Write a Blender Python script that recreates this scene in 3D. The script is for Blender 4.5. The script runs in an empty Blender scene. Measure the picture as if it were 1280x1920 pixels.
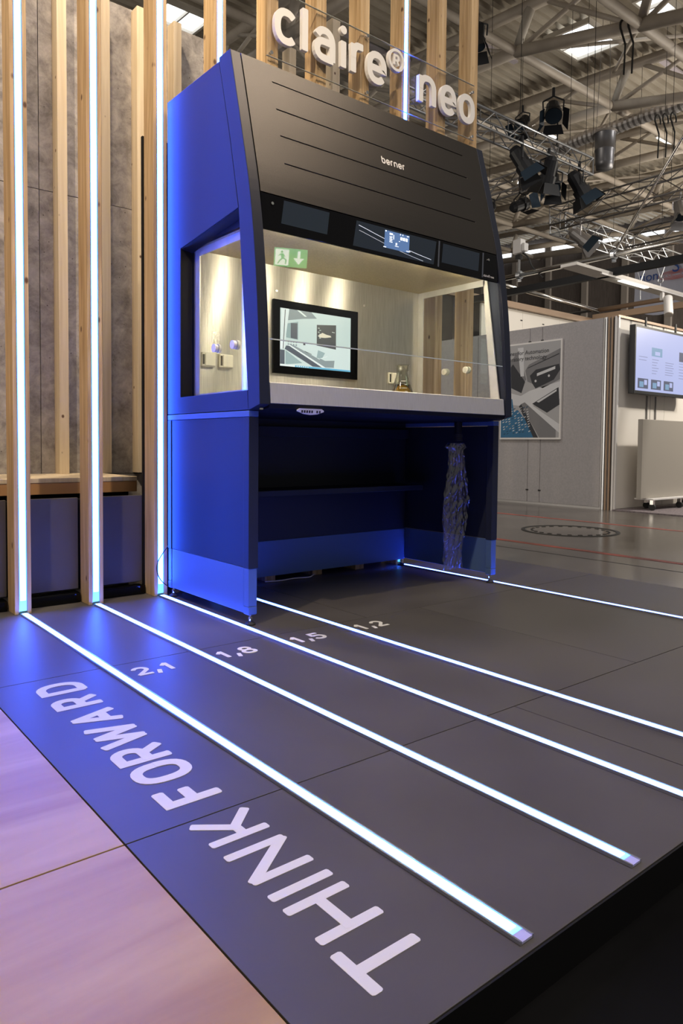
import bpy, bmesh, math, random
from mathutils import Vector, Matrix
random.seed(7)
PI = math.pi
sc = bpy.context.scene
C = sc.collection

# ------------------------------------------------------------ camera, world, lights, exposure
cam_d = bpy.data.cameras.new('camera')
cam = bpy.data.objects.new('camera', cam_d); C.objects.link(cam)
F_PX, CX, CY = 1349.139, 640.0, 892.38
YAW, PIT, ROL = 0.6837, 0.04347, 0.00921
CAM = Vector((-1.4376, -2.3832, 0.7024))
fwd = Vector((math.sin(YAW)*math.cos(PIT), math.cos(YAW)*math.cos(PIT), -math.sin(PIT)))
r0 = Vector((math.cos(YAW), -math.sin(YAW), 0)); u0 = r0.cross(fwd)
rt = r0*math.cos(ROL) + u0*math.sin(ROL); up = -r0*math.sin(ROL) + u0*math.cos(ROL)
M = Matrix((rt, up, -fwd)).transposed().to_4x4(); M.translation = CAM
cam.matrix_world = M
cam_d.sensor_fit = 'VERTICAL'; cam_d.sensor_height = 36.0
cam_d.lens = 36.0*F_PX/1920.0
cam_d.shift_y = (CY-960.0)/1920.0
cam_d.clip_start = 0.05; cam_d.clip_end = 200
sc.camera = cam

w = bpy.data.worlds.new('world'); sc.world = w; w.use_nodes = True
bg = w.node_tree.nodes['Background']
bg.inputs[0].default_value = (1.0, 0.95, 0.90, 1); bg.inputs[1].default_value = 0.17

def area(name, loc, size, power, col, target=None, sy=None, spread=None):
    l = bpy.data.lights.new(name, 'AREA'); l.shape = 'RECTANGLE'; l.size = size; l.size_y = sy or size
    l.energy = power; l.color = col
    if spread: l.spread = spread
    o = bpy.data.objects.new(name, l); C.objects.link(o); o.location = loc
    d = (Vector(target)-Vector(loc)) if target else Vector((0, 0, -1))
    o.rotation_euler = d.to_track_quat('-Z', 'Y').to_euler()
    return o
def spot(name, loc, target, power, col, ang=40, blend=.6, rad=.05):
    l = bpy.data.lights.new(name, 'SPOT'); l.energy = power; l.color = col
    l.spot_size = math.radians(ang); l.spot_blend = blend; l.shadow_soft_size = rad
    o = bpy.data.objects.new(name, l); C.objects.link(o); o.location = loc
    o.rotation_euler = (Vector(target)-Vector(loc)).to_track_quat('-Z', 'Y').to_euler()
    return o
WARM = (1.0, .80, .56)
area('hall_light', (1.2, -3.0, 9.0), 5, 420, (1, .92, .86))
spot('hall_spot', (9, -3, 7.5), (9.5, 4, 0), 1300, (1, .95, .88), 80, .6, .3)
spot('hall_spot', (18, 0, 7.5), (14, 8, 6.5), 500, (1, .95, .88), 90, .6, .3)
area('roof_fill', (20, 2, 3), 4, 600, (1, .90, .76), (15, 8.5, 10.8))  # three fill lamps added out of view to brighten the roof
area('roof_fill', (28, 6, 4), 4, 650, (1, .90, .76), (26, 13, 10.8))
area('roof_fill', (-7, 10, 2.5), 6, 380, (1, .90, .76), (6, 13, 11))
spot('truss_spot', (2.1, -1.7, 5.6), (.06, .1, 2.28), 520, (1., .74, .50), 28, 1., .4)   # warm rig spot on the hood
spot('truss_spot', (-2.4, -1.2, 4.6), (-.1, 1.2, 1.9), 520, WARM, 62)         # warm light on the posts and wall
spot('truss_spot', (-.2, .95, 4.3), (-.1, 1.5, 1.2), 170, WARM, 100)          # wall washer between posts and wall
spot('truss_spot', (-.6, -2.6, 5.0), (1.4, .7, 2.8), 240, WARM, 50)           # on the sign and right posts
spot('truss_spot', (-3.2, -2.8, 4.0), (-1.25, -2.1, 0), 190, (1, .76, .48), 60)       # wood deck
spot('booth_spot', (9.29, .6, 3.0), (8.0, 2.3, 1.2), 290, (1, .9, .76), 100)
spot('booth_spot', (9.0, 3.6, 3.4), (10.2, 6, 2.9), 80, (1, .9, .74), 110)
spot('aisle_spot', (3.6, 5.0, 5.6), (6.6, 3.2, 1.2), 190, (1, .95, .92), 60)

sc.view_settings.view_transform = 'Standard'; sc.view_settings.look = 'None'
sc.view_settings.exposure = 0.0; sc.view_settings.gamma = 1.0
sc.view_settings.use_curve_mapping = False

# ------------------------------------------------------------ materials
def mat(name, col, rough=.5, metal=0., spec=.5, **k):
    m = bpy.data.materials.new(name); m.use_nodes = True
    b = m.node_tree.nodes['Principled BSDF']
    b.inputs['Base Color'].default_value = (*col, 1); b.inputs['Roughness'].default_value = rough
    b.inputs['Metallic'].default_value = metal; b.inputs['Specular IOR Level'].default_value = spec
    for a, v in k.items(): b.inputs[a.replace('_', ' ')].default_value = v
    return m
def nodes(m): return m.node_tree.nodes, m.node_tree.links, m.node_tree.nodes['Principled BSDF']
def vary(m, c1, c2, scale=(1, 1, 1), ns=5., detail=6, lo=.35, hi=.65, bump=0., rough=None, dist=0.):
    N, L, b = nodes(m)
    tc = N.new('ShaderNodeTexCoord'); oi = N.new('ShaderNodeObjectInfo')
    ad = N.new('ShaderNodeVectorMath'); ad.operation = 'MULTIPLY_ADD'
    L.new(oi.outputs['Random'], ad.inputs[0]); ad.inputs[1].default_value = (13, 7, 31); L.new(tc.outputs['Object'], ad.inputs[2])
    mp = N.new('ShaderNodeMapping'); mp.inputs['Scale'].default_value = scale; L.new(ad.outputs[0], mp.inputs[0])
    n = N.new('ShaderNodeTexNoise'); n.inputs['Scale'].default_value = ns; n.inputs['Detail'].default_value = detail
    n.inputs['Distortion'].default_value = dist; L.new(mp.outputs[0], n.inputs['Vector'])
    r = N.new('ShaderNodeValToRGB'); r.color_ramp.elements[0].position = lo; r.color_ramp.elements[1].position = hi
    r.color_ramp.elements[0].color = (*c1, 1); r.color_ramp.elements[1].color = (*c2, 1)
    L.new(n.outputs[0], r.inputs[0]); L.new(r.outputs[0], b.inputs['Base Color'])
    if bump:
        bp = N.new('ShaderNodeBump'); bp.inputs['Strength'].default_value = bump; bp.inputs['Distance'].default_value = .01
        L.new(n.outputs[0], bp.inputs['Height']); L.new(bp.outputs[0], b.inputs['Normal'])
    if rough:
        mr = N.new('ShaderNodeMapRange'); mr.inputs['To Min'].default_value = rough[0]; mr.inputs['To Max'].default_value = rough[1]
        L.new(n.outputs[0], mr.inputs[0]); L.new(mr.outputs[0], b.inputs['Roughness'])
    return m, ad, r
def speck(m, ad, ramp, scale, sz, thr, col):
    """dark knots / holes mixed over the ramp"""
    N, L, b = nodes(m)
    mp = N.new('ShaderNodeMapping'); mp.inputs['Scale'].default_value = scale; L.new(ad.outputs[0], mp.inputs[0])
    v = N.new('ShaderNodeTexVoronoi'); v.inputs['Scale'].default_value = sz; L.new(mp.outputs[0], v.inputs['Vector'])
    r = N.new('ShaderNodeValToRGB'); r.color_ramp.elements[0].position = thr*.5; r.color_ramp.elements[1].position = thr
    r.color_ramp.elements[0].color = (1, 1, 1, 1); r.color_ramp.elements[1].color = (0, 0, 0, 1)
    L.new(v.outputs['Distance'], r.inputs[0])
    mx = N.new('ShaderNodeMix'); mx.data_type = 'RGBA'; L.new(r.outputs[0], mx.inputs[0])
    L.new(ramp.outputs[0], mx.inputs[6]); mx.inputs[7].default_value = (*col, 1)
    L.new(mx.outputs[2], b.inputs['Base Color'])
def emis(name, col, s, base=(.8, .8, .8)):
    m = mat(name, base, .4); b = m.node_tree.nodes['Principled BSDF']
    b.inputs['Emission Color'].default_value = (*col, 1); b.inputs['Emission Strength'].default_value = s
    return m

m_pine, a_, r_ = vary(mat('pine', (.6, .43, .25), .55), (.42, .27, .13), (.68, .50, .29), (9, 9, .35), 4, 8, .32, .66, .06, dist=1.2)
speck(m_pine, a_, r_, (1, 1, .6), 12, .12, (.11, .05, .025))
m_pine2, a_, r_ = vary(mat('pale pine', (.68, .56, .4), .6), (.62, .50, .34), (.78, .67, .50), (9, 9, .35), 4, 8, .3, .72, .06, dist=1.)
speck(m_pine2, a_, r_, (1, 1, .8), 10, .09, (.14, .07, .035))
m_conc, a_, r_ = vary(mat('concrete board', (.3, .28, .27), .8), (.20, .185, .18), (.52, .49, .47), (1, 1, 1), 9, 15, .36, .66, .15, dist=.3)
m_conc.node_tree.nodes['Noise Texture'].inputs['Roughness'].default_value = .72
speck(m_conc, a_, r_, (1, 1, 1), 22, .09, (.09, .08, .075))
m_lam, _, _ = vary(mat('anthracite laminate', (.085, .078, .075), .42, spec=.5), (.075, .068, .065), (.10, .092, .088), (1, 1, 1), 3, 8, .3, .7, .0, rough=(.36, .50))
m_birch, _, _ = vary(mat('birch boards', (.6, .42, .3), .42), (.36, .20, .075), (.60, .42, .19), (.35, 2.6, 1), 3.2, 8, .25, .75, .02, dist=.8)
m_hall, _, _ = vary(mat('sealed hall asphalt', (.1, .09, .08), .35), (.06, .053, .047), (.15, .135, .12), (1, .5, 1), 1.3, 12, .3, .7, .06, rough=(.12, .30))
m_blackfl, a_, r_ = vary(mat('black floor covering', (.012, .012, .014), .7, 0, .05), (.003, .003, .0035), (.006, .006, .0065), (1, 1, 1), 3, 8)
m_graph, _, _ = vary(mat('graphite fine texture paint', (.05, .045, .04), .40, 0, .45), (.014, .012, .010), (.022, .019, .016), (1, 1, 1), 380, 2, .3, .7, .12)
m_shell = mat('anthracite shell paint', (.020, .024, .038), .42, 0, .25)
m_skirt = mat('blue tinted steel paint', (.085, .15, .32), .40, 0, .25)  # grey steel with the blue LED light partly put into its base colour
m_black = mat('matt black', (.008, .008, .009), .55, 0, .25)
m_rubber = mat('black rubber', (.02, .02, .02), .6)
m_gblack = mat('black glass', (.002, .002, .0025), .06, 0, .25)
m_steel, _, _ = vary(mat('brushed stainless', (.6, .58, .54), .26, .82), (.52, .50, .46), (.68, .66, .62), (40, 40, 1.5), 6, 3, .3, .7)
N_, L_n, b_ = nodes(m_steel)
b_.inputs['Anisotropic'].default_value = .93; b_.inputs['Roughness'].default_value = .34
cx_n = N_.new('ShaderNodeCombineXYZ'); cx_n.inputs[2].default_value = 1.0; L_n.new(cx_n.outputs[0], b_.inputs['Tangent'])
m_ssheet, _, _ = vary(mat('satin stainless sheet', (.62, .60, .56), .42, .45), (.58, .57, .54), (.70, .69, .66), (90, 2, 2), 6, 4, .3, .7, .04)
m_ceil, _, _ = vary(mat('perforated stainless ceiling', (.55, .50, .40), .4, .35), (.46, .37, .20), (.56, .46, .26), (1, 1, 1), 160, 2)
m_chrome = mat('chrome', (.75, .73, .7), .18, 1.)
m_alu = mat('aluminium', (.55, .57, .60), .32, .9)
m_alud = mat('dark aluminium', (.32, .31, .31), .4, .8)
m_white = mat('white plastic', (.78, .76, .74), .4)
m_wletter = mat('white acrylic letter', (.86, .84, .82), .35)
m_paint = mat('white floor lettering', (.80, .78, .77), .5)
m_glass = mat('clear glass', (1, 1, 1), .0, 0, .5, Transmission_Weight=1., IOR=1.45)
def thin_glass(name, tint, refl=.10, rough=0., pwr=5.):
    m = bpy.data.materials.new(name); m.use_nodes = True; N = m.node_tree.nodes; L = m.node_tree.links
    N.remove(N['Principled BSDF']); out = N['Material Output']
    t = N.new('ShaderNodeBsdfTransparent'); t.inputs[0].default_value = (*tint, 1)
    g = N.new('ShaderNodeBsdfGlossy'); g.inputs['Roughness'].default_value = rough
    lw_ = N.new('ShaderNodeLayerWeight'); lw_.inputs[0].default_value = .5
    pw = N.new('ShaderNodeMath'); pw.operation = 'POWER'; pw.inputs[1].default_value = 5; L.new(lw_.outputs['Facing'], pw.inputs[0])
    f = N.new('ShaderNodeMath'); f.operation = 'MULTIPLY_ADD'; f.inputs[1].default_value = .9; f.inputs[2].default_value = refl*.4; pw.inputs[1].default_value = pwr; L.new(pw.outputs[0], f.inputs[0])
    x = N.new('ShaderNodeMixShader'); L.new(f.outputs[0], x.inputs[0]); L.new(t.outputs[0], x.inputs[1]); L.new(g.outputs[0], x.inputs[2])
    L.new(x.outputs[0], out.inputs[0]); return m
m_pane = thin_glass('window pane', (.95, .97, .96))
m_acryl = thin_glass('clear acrylic', (.96, .96, .96))
m_edge = mat('polished glass edge', (.55, .62, .58), .15, 0, .8)
m_liquid = mat('amber liquid', (.95, .60, .05), .02, 0, .5, Transmission_Weight=1., IOR=1.33)
m_film = thin_glass('clear plastic film', (.72, .72, .84), .45, .16, 3.)
m_core = emis('led core light', (.018, .085, 1.0), 68.0)
m_fcore = emis('floor led core light', (.05, .11, 1.0), 30.0)
m_halo = emis('led diffuser', (.05, .55, 1.0), 1.3, (.6, .7, .9))
m_diff = mat('unlit led diffuser', (.55, .55, .95), .4)
m_cabl = emis('cabinet work light', (1.0, .87, .62), 440.)
m_green = emis('green sign light', (.10, .75, .22), 6.)
m_gwhite = emis('white sign light', (.9, 1.0, .9), 9.)
m_sky = emis('skylight daylight', (.92, .97, 1.0), 2.2)
m_tube = emis('fluorescent tube', (1., .98, .88), 2.5)
m_deck, _, _ = vary(mat('beige roof deck', (.50, .45, .37), .6), (.44, .39, .32), (.56, .51, .43), (1, 1, 1), 1.2, 6)
m_roofst, _, _ = vary(mat('beige roof steel', (.50, .44, .38), .5), (.44, .385, .33), (.56, .50, .43), (1, 1, 1), 1.5, 5)
m_rooflt = mat('pale roof steel', (.60, .56, .50), .5)
m_boothg, _, _ = vary(mat('grey booth panel', (.40, .385, .39), .7), (.38, .365, .37), (.43, .41, .415), (1, 1, 1), 40, 4)
m_boothw = mat('white booth panel', (.78, .74, .68), .7)
m_beam = mat('bronze header beam', (.36, .25, .17), .45, .2)
m_cart = mat('beige pedestal panel', (.36, .33, .285), .6)
m_carpet, _, _ = vary(mat('mauve grey carpet', (.16, .135, .14), .95), (.12, .10, .105), (.24, .20, .21), (1, 1, 1), 60, 5, bump=.3)
m_red, _, _ = vary(mat('red floor tape', (.42, .10, .07), .5), (.12, .045, .035), (.34, .075, .055), (6, 1, 1), 4, 8)
m_tan = mat('tan bench edge', (.50, .27, .12), .5)
m_farw, _, _ = vary(mat('brown grey hall cladding', (.13, .115, .11), .8), (.12, .105, .10), (.15, .13, .125), (1, 8, 1), 2, 3)
m_col = mat('pale column', (.34, .31, .29), .7)
m_galv = mat('galvanised duct', (.62, .60, .60), .32, .85)
m_galvd = mat('dark galvanised can', (.26, .26, .28), .38, .8)
m_banner = mat('white banner cloth', (.62, .65, .80), .8)
m_navy = mat('navy print', (.03, .10, .42), .6)
m_redp = mat('red print', (.65, .10, .08), .6)
m_lamp = mat('lamp black housing', (.015, .016, .02), .45)
m_lampb = mat('lamp blued lens', (.05, .08, .12), .2, .4)
m_outl = mat('cream outlet', (.80, .78, .68), .45)
m_tape = mat('black strap', (.02, .02, .02), .7)
def flat(name, col, rough=.6): return mat(name, col, rough)

# ------------------------------------------------------------ mesh helpers
class MB:
    def __init__(s): s.v = []; s.f = []; s.mi = []
    def add(s, vs, fs, mi=0):
        n = len(s.v); s.v += [tuple(x) for x in vs]; s.f += [[n+i for i in f] for f in fs]; s.mi += [mi]*len(fs); return s
    def box(s, x0, x1, y0, y1, z0, z1, mi=0):
        v = [(x, y, z) for z in (z0, z1) for y in (y0, y1) for x in (x0, x1)]
        return s.add(v, [(0, 2, 3, 1), (4, 5, 7, 6), (0, 1, 5, 4), (2, 6, 7, 3), (0, 4, 6, 2), (1, 3, 7, 5)], mi)
    def tube(s, p, q, r, n=10, r2=None, mi=0, cap=True):
        p, q = Vector(p), Vector(q); d = (q-p).normalized(); r2 = r if r2 is None else r2
        a = d.cross(Vector((0, 0, 1)))
        if a.length < 1e-3: a = Vector((1, 0, 0))
        a.normalize(); b = d.cross(a)
        vs = []
        for c, rr in ((p, r), (q, r2)):
            for i in range(n):
                t = 2*PI*i/n; vs.append(c + a*math.cos(t)*rr + b*math.sin(t)*rr)
        fs = [(i, (i+1) % n, n+(i+1) % n, n+i) for i in range(n)]
        if cap: fs += [tuple(range(n))[::-1], tuple(range(n, 2*n))]
        return s.add(vs, fs, mi)
    def path(s, pts, r, n=8, mi=0):
        for a, b in zip(pts[:-1], pts[1:]): s.tube(a, b, r, n, mi=mi)
        return s
    def lathe(s, cx, cy, prof, n=24, mi=0):     # prof: (r, z)
        vs = [(cx+r*math.cos(2*PI*i/n), cy+r*math.sin(2*PI*i/n), z) for r, z in prof for i in range(n)]
        fs = [(k*n+i, k*n+(i+1) % n, (k+1)*n+(i+1) % n, (k+1)*n+i) for k in range(len(prof)-1) for i in range(n)]
        return s.add(vs, fs, mi)
    def prism_x(s, poly, x0, x1, mi=0):         # poly in (y, z)
        n = len(poly); vs = [(x0, y, z) for y, z in poly] + [(x1, y, z) for y, z in poly]
        return s.add(vs, [tuple(range(n))[::-1], tuple(range(n, 2*n))] + [(i, (i+1) % n, n+(i+1) % n, n+i) for i in range(n)], mi)
    def prism_z(s, poly, z0, z1, mi=0):
        n = len(poly); vs = [(x, y, z0) for x, y in poly] + [(x, y, z1) for x, y in poly]
        return s.add(vs, [tuple(range(n))[::-1], tuple(range(n, 2*n))] + [(i, (i+1) % n, n+(i+1) % n, n+i) for i in range(n)], mi)
    def quad(s, a, b, c, d, mi=0): return s.add([a, b, c, d], [(0, 1, 2, 3)], mi)
def link(name, mb, m, parent=None, bevel=0, smooth=False):
    me = bpy.data.meshes.new(name)
    off = Vector(parent_base(parent)) if parent else Vector((0, 0, 0))
    vs = mb.v
    if not parent:
        xs = [v[0] for v in vs]; ys = [v[1] for v in vs]; zs = [v[2] for v in vs]
        off = Vector(((min(xs)+max(xs))/2, (min(ys)+max(ys))/2, min(zs)))
    me.from_pydata([tuple(Vector(v)-off) for v in vs], [], mb.f)
    ms = m if isinstance(m, (list, tuple)) else [m]
    for k in ms: me.materials.append(k)
    if len(ms) > 1: me.polygons.foreach_set('material_index', mb.mi)
    bm = bmesh.new(); bm.from_mesh(me); bmesh.ops.recalc_face_normals(bm, faces=bm.faces)
    bm.to_mesh(me); bm.free()
    if smooth: me.shade_smooth() if hasattr(me, 'shade_smooth') else me.polygons.foreach_set('use_smooth', [True]*len(me.polygons))
    o = bpy.data.objects.new(name, me); C.objects.link(o)
    if parent: o.parent = parent; o['_b'] = list(off)
    else: o.location = off; o['_b'] = list(off)
    if bevel:
        b = o.modifiers.new('bevel', 'BEVEL'); b.width = bevel; b.segments = 2; b.limit_method = 'ANGLE'; b.angle_limit = .6
    return o
def parent_base(p): return p['_b']
def thing(name, label, cat, loc, group=None, kind=None):
    o = bpy.data.objects.new(name, None); C.objects.link(o); o.location = loc; o['_b'] = list(loc); o.empty_display_size = .1
    if kind: o['kind'] = kind
    else: o['label'] = label; o['category'] = cat
    if group: o['group'] = group
    return o
def tag(o, label, cat, group=None):
    o['label'] = label; o['category'] = cat
    if group: o['group'] = group
    return o
def struct(name, mb, m, parent=None, bevel=0):
    o = link(name, mb, m, parent, bevel)
    if not parent: o['kind'] = 'structure'
    return o
def box(name, b, m, parent=None, bevel=0): return link(name, MB().box(*b), m, parent, bevel)
def lab(o, t): o['label'] = t; return o

# ------------------------------------------------------------ stroke lettering
def arc(cx, cy, rx, ry, a0, a1, n=14, sq=1.0):
    out = []
    for i in range(n+1):
        t = math.radians(a0+(a1-a0)*i/n); c, s_ = math.cos(t), math.sin(t)
        out.append((cx+rx*math.copysign(abs(c)**sq, c), cy+ry*math.copysign(abs(s_)**sq, s_)))
    return out
def ribbon(pts, w, closed=False, cap=.35):
    """2D outline quads of a stroke: list of polygons"""
    h = w/2; P = []
    for p in pts:
        if not P or (Vector(p)-P[-1]).length > w*.02: P.append(Vector(p))
    n = len(P); L = []; Rr = []
    for i in range(n):
        if closed: a = P[i]-P[i-1]; b = P[(i+1) % n]-P[i]
        else:
            a = P[i]-P[i-1] if i > 0 else P[1]-P[0]; b = P[i+1]-P[i] if i < n-1 else P[-1]-P[-2]
        a = a.normalized(); b = b.normalized(); t = (a+b)
        t = t.normalized() if t.length > 1e-6 else a
        nn = Vector((-t.y, t.x)); k = h/max(.35, nn.dot(Vector((-a.y, a.x))))
        L.append(P[i]+nn*k); Rr.append(P[i]-nn*k)
    polys = []
    for i in range(n-1+(1 if closed else 0)):
        j = (i+1) % n; polys.append([L[i], Rr[i], Rr[j], L[j]])
    if not closed and cap > 0:
        c = h*cap
        for P0, P1, A, B in ((P[0], P[1], L[0], Rr[0]), (P[-1], P[-2], Rr[-1], L[-1])):
            d = (P0-P1).normalized()*c; m_ = (A+B)/2
            polys.append([A, A+d*.55+(m_-A)*(.15*cap), A+d+(m_-A)*(cap*.9), B+d+(m_-B)*(cap*.9), B+d*.55+(m_-B)*(.15*cap), B])
    return polys
W3 = .34
def G(ch):
    """glyph strokes, box of width w and height 1 (x-height for lower case), coordinates on centre lines scaled later: (points, closed)"""
    s = {
     'T': ([[(0, 1), (1, 1)], [(.5, 1), (.5, 0)]], .0), 'H': ([[(0, 0), (0, 1)], [(1, 0), (1, 1)], [(0, .5), (1, .5)]], 0),
     'I': ([[(.5, 0), (.5, 1)]], 0), 'N': ([[(0, 0), (0, 1), (1, 0), (1, 1)]], 0),
     'K': ([[(0, 0), (0, 1)], [(0, .42), (.35, .42), (1, 1)], [(.35, .47), (1, 0)]], 0),
     'F': ([[(0, 0), (0, 1), (1, 1)], [(0, .5), (.86, .5)]], 0),
     'O': ([arc(.5, .5, .5, .5, 0, 360, 28, .8)[:-1]], 1),
     'R': ([[(0, 0), (0, 1), (.55, 1)]+arc(.62, .72, .38, .28, 80, -80, 10)+[(.5, .44), (0, .44)], [(.55, .44), (1, 0)]], 0),
     'W': ([[(0, 1), (.25, 0), (.5, .95), (.75, 0), (1, 1)]], 0),
     'A': ([[(0, 0), (.5, 1), (1, 0)], [(.2, .3), (.8, .3)]], 0),
     'D': ([[(0, 0), (0, 1), (.45, 1)]+arc(.45, .5, .55, .5, 80, -80, 12, .9)+[(.45, 0), (0, 0)]], 0),
     '1': ([[(0, .72), (.5, 1), (.5, 0)]], 0),
     '2': ([arc(.48, .70, .48, .30, 160, -25, 12)+[(0, 0), (1, 0)]], 0),
     '5': ([[(.9, 1), (.1, 1), (.05, .55)]+arc(.45, .31, .52, .31, 110, -150, 14)], 0),
     '8': ([arc(.5, .76, .40, .24, 0, 360, 20)[:-1], arc(.5, .26, .5, .26, 0, 360, 20)[:-1]], 1),
     ',': ([[(.9, .24), (.1, -.20)]], 0),
     'c': ([arc(.5, .5, .5, .5, 48, 312, 20, .85)], 0), 'l': ([[(.5, 0), (.5, 1.42)]], 0), 'i': ([[(.5, 0), (.5, .9)]], 0),
     'a': ([arc(.5, .55, .5, .45, 150, 0, 12, .85)+[(1, 0)], [(1, .60), (.45, .60)]+arc(.45, .30, .45, .30, 90, 270, 10, .85)+[(1, 0)]], 0),
     'r': ([[(0, 0), (0, 1)], arc(.62, .55, .62, .45, 180, 90, 8, .85)+[(1, 1)]], 0),
     'e': ([[(.04, .48), (1, .48)]+arc(.5, .5, .5, .5, 0, 315, 22, .85)], 0),
     'n': ([[(0, 0), (0, 1)], arc(.5, .55, .5, .45, 180, 0, 14, .85)+[(1, 0)]], 0),
     'o': ([arc(.5, .5, .5, .5, 0, 360, 26, .85)[:-1]], 1),
     'b': ([[(0, 1.42), (0, .45)]+arc(.5, .45, .5, .45, 180, 360, 12, .85)+arc(.5, .55, .5, .45, 0, 150, 10, .85)], 0),
    }
    return s[ch]
def glyph(mb, ch, x0, x1, y0, y1, sw, frame, depth, cap=.35, mi=0):
    """fit glyph's outer box to [x0,x1]x[y0,y1]; frame(x,y,d)->3D"""
    st, cl = G(ch); h = sw/2
    cnt = 0
    for pts in st:
        P = [(x0+h+p[0]*(x1-x0-sw), y0+h+p[1]*(y1-y0-sw)) for p in pts]
        runs = [[P[0]]]                                     # split at very sharp corners so that they stay blunt
        for k in range(1, len(P)):
            runs[-1].append(P[k])
            if cl != 1 and k < len(P)-1:
                a_, b_ = Vector(P[k])-Vector(P[k-1]), Vector(P[k+1])-Vector(P[k])
                if a_.length > 1e-6 and b_.length > 1e-6 and a_.normalized().dot(b_.normalized()) < -.25: runs.append([P[k]])
        for poly in [q for r_ in runs for q in ribbon(r_, sw, cl == 1, cap)]:
            cnt += 1; dd = depth + cnt*(2e-5 if depth < .01 else 4e-5)
            n = len(poly); vs = [frame(p.x, p.y, 0) for p in poly]+[frame(p.x, p.y, dd) for p in poly]
            mb.add(vs, [tuple(range(n, 2*n))]+[(i, (i+1) % n, n+(i+1) % n, n+i) for i in range(n)], mi)
    return mb
def text_mesh(s, size, frame, depth=.0005):
    cu = bpy.data.curves.new('t', 'FONT'); cu.body = s; cu.size = size; cu.extrude = 0; cu.resolution_u = 3
    ob = bpy.data.objects.new('t', cu); C.objects.link(ob)
    dg = bpy.context.evaluated_depsgraph_get(); dg.update(); me = bpy.data.meshes.new_from_object(ob.evaluated_get(dg))
    mb = MB(); mb.add([frame(v.co.x, v.co.y, depth) for v in me.vertices], [list(p.vertices) for p in me.polygons])
    bpy.data.objects.remove(ob); bpy.data.curves.remove(cu); bpy.data.meshes.remove(me)
    return mb

# ============================================================ SETTING
HZ = -.07
fl = struct('floor', MB().box(-9, 33, -9, 31, HZ-.2, HZ), m_hall)
# red lines and drain ring painted / set into the aisle floor
for x in (5.2, 3.33): struct('floor_line', MB().box(x-.035, x+.035, -8, 8, HZ, HZ+.002), m_red, fl)
ring = MB()
for rr, wd in ((.40, .035), (.33, .02)):
    for k in range(48):
        if rr > .35 or k % 2 == 0:
            a, b = 2*PI*k/48, 2*PI*(k+(.99 if rr > .35 else .8))/48
            ring.prism_z([(4.36+(rr)*math.cos(a), 1.40+rr*math.sin(a)), (4.36+(rr+wd)*math.cos(a), 1.40+(rr+wd)*math.sin(a)),
                          (4.36+(rr+wd)*math.cos(b), 1.40+(rr+wd)*math.sin(b)), (4.36+rr*math.cos(b), 1.40+rr*math.sin(b))], HZ, HZ+.004)
struct('drain_ring', ring, m_rubber, fl)
struct('floor_seam', MB().box(3.0, 3.01, -1.6, 2.0, HZ, HZ+.001), m_rubber, fl)
bk = MB()
struct('floor_panel', MB().box(-.95, .6, -4.2, -1.78, HZ, HZ+.0009), m_blackfl, fl)
struct('floor_panel', MB().box(.604, 3.2, -4.2, -1.78, HZ, HZ+.0009), m_blackfl, fl)
cp = tag(box('carpet', (6.62, 12.5, -2.5, 2.30, HZ, HZ+.014), m_carpet), 'mauve grey carpet on the floor of the white booth at right', 'carpet')
cp['kind'] = 'stuff'

# --- dark stage with laminate panels
stg = thing('stage_platform', 'dark grey laminate exhibition platform with light lines and white lettering', 'platform', (.6, 0, HZ))
g = .0015
def panel(x0, x1, y0, y1): box('floor_panel', (x0+g, x1-g, y0+g, y1-g, -.019, 0), m_lam, stg, .0007)
panel(-.95, .14, -1.80, -1.195); panel(.14, 2.147, -1.80, -1.195)
panel(-.95, .78, -1.195, -.20); panel(.78, 2.147, -1.195, -.20)
panel(-.95, .48, -.20, .80); panel(.48, 2.147, -.20, .80)
panel(-.95, .95, .80, 1.6); panel(.95, 2.147, .80, 1.6)
box('platform_frame', (-.945, 2.142, -1.795, 1.595, HZ+.001, -.0195), m_black, stg)
box('edge_trim', (-.949, 2.147, -1.8035, -1.8003, HZ+.001, -.0008), m_black, stg)
LET = dict(T=(-1.731, -1.629), H=(-1.612, -1.512), I=(-1.493, -1.467), N=(-1.437, -1.335), K=(-1.303, -1.208))
ff = lambda x, y, d: (-.712-y, x, .0002+d)          # baseline at X=-.712, up = -X, reading = +Y
def floor_letter(ch, a, b, sw): link('letter', glyph(MB(), ch, a, b, 0, .130, sw, ff, .0006, .45), m_paint, stg)
for ch, (a, b) in LET.items(): floor_letter(ch, a, b, .0195)
for ch, a, b in (('F', -1.133, -1.052), ('O', -1.022, -.922), ('R', -.908, -.820), ('W', -.800, -.655), ('A', -.635, -.535), ('R', -.492, -.408), ('D', -.362, -.264)):
    floor_letter(ch, a, b, .0255)
fn = lambda x, y, d: (x, y, .0002+d)
for t, x in (('2,1', -.556), ('1,8', -.262), ('1,5', .038), ('1,2', .34)):
    mb = MB(); cx = x
    for ch in t:
        wd = {'1': .046, ',': .03}.get(ch, .056)
        if ch == ',': glyph(mb, ch, cx-.004, cx+.022, -.345, -.262, .014, fn, .0006)
        else: glyph(mb, ch, cx, cx+wd, -.345, -.262, .0145, fn, .0006)
        cx += wd+(.007 if ch != ',' else .0)
    link('width_number', mb, m_paint, stg)

# --- light birch platform to the left
wd_ = thing('wooden_platform', 'light birch wood floor platform at the lower left of the dark stage', 'platform', (-2.2, -1.5, HZ))
for y0, y1 in ((-3.2, -2.197), (-2.193, -1.197), (-1.193, -.197), (-.193, .80)):
    box('floor_board', (-3.6, -.9515, y0, y1, -.019, 0), m_birch, wd_, .0008)
box('platform_frame', (-3.6, -.953, -3.2, .8, HZ+.001, -.0195), m_black, wd_)

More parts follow.
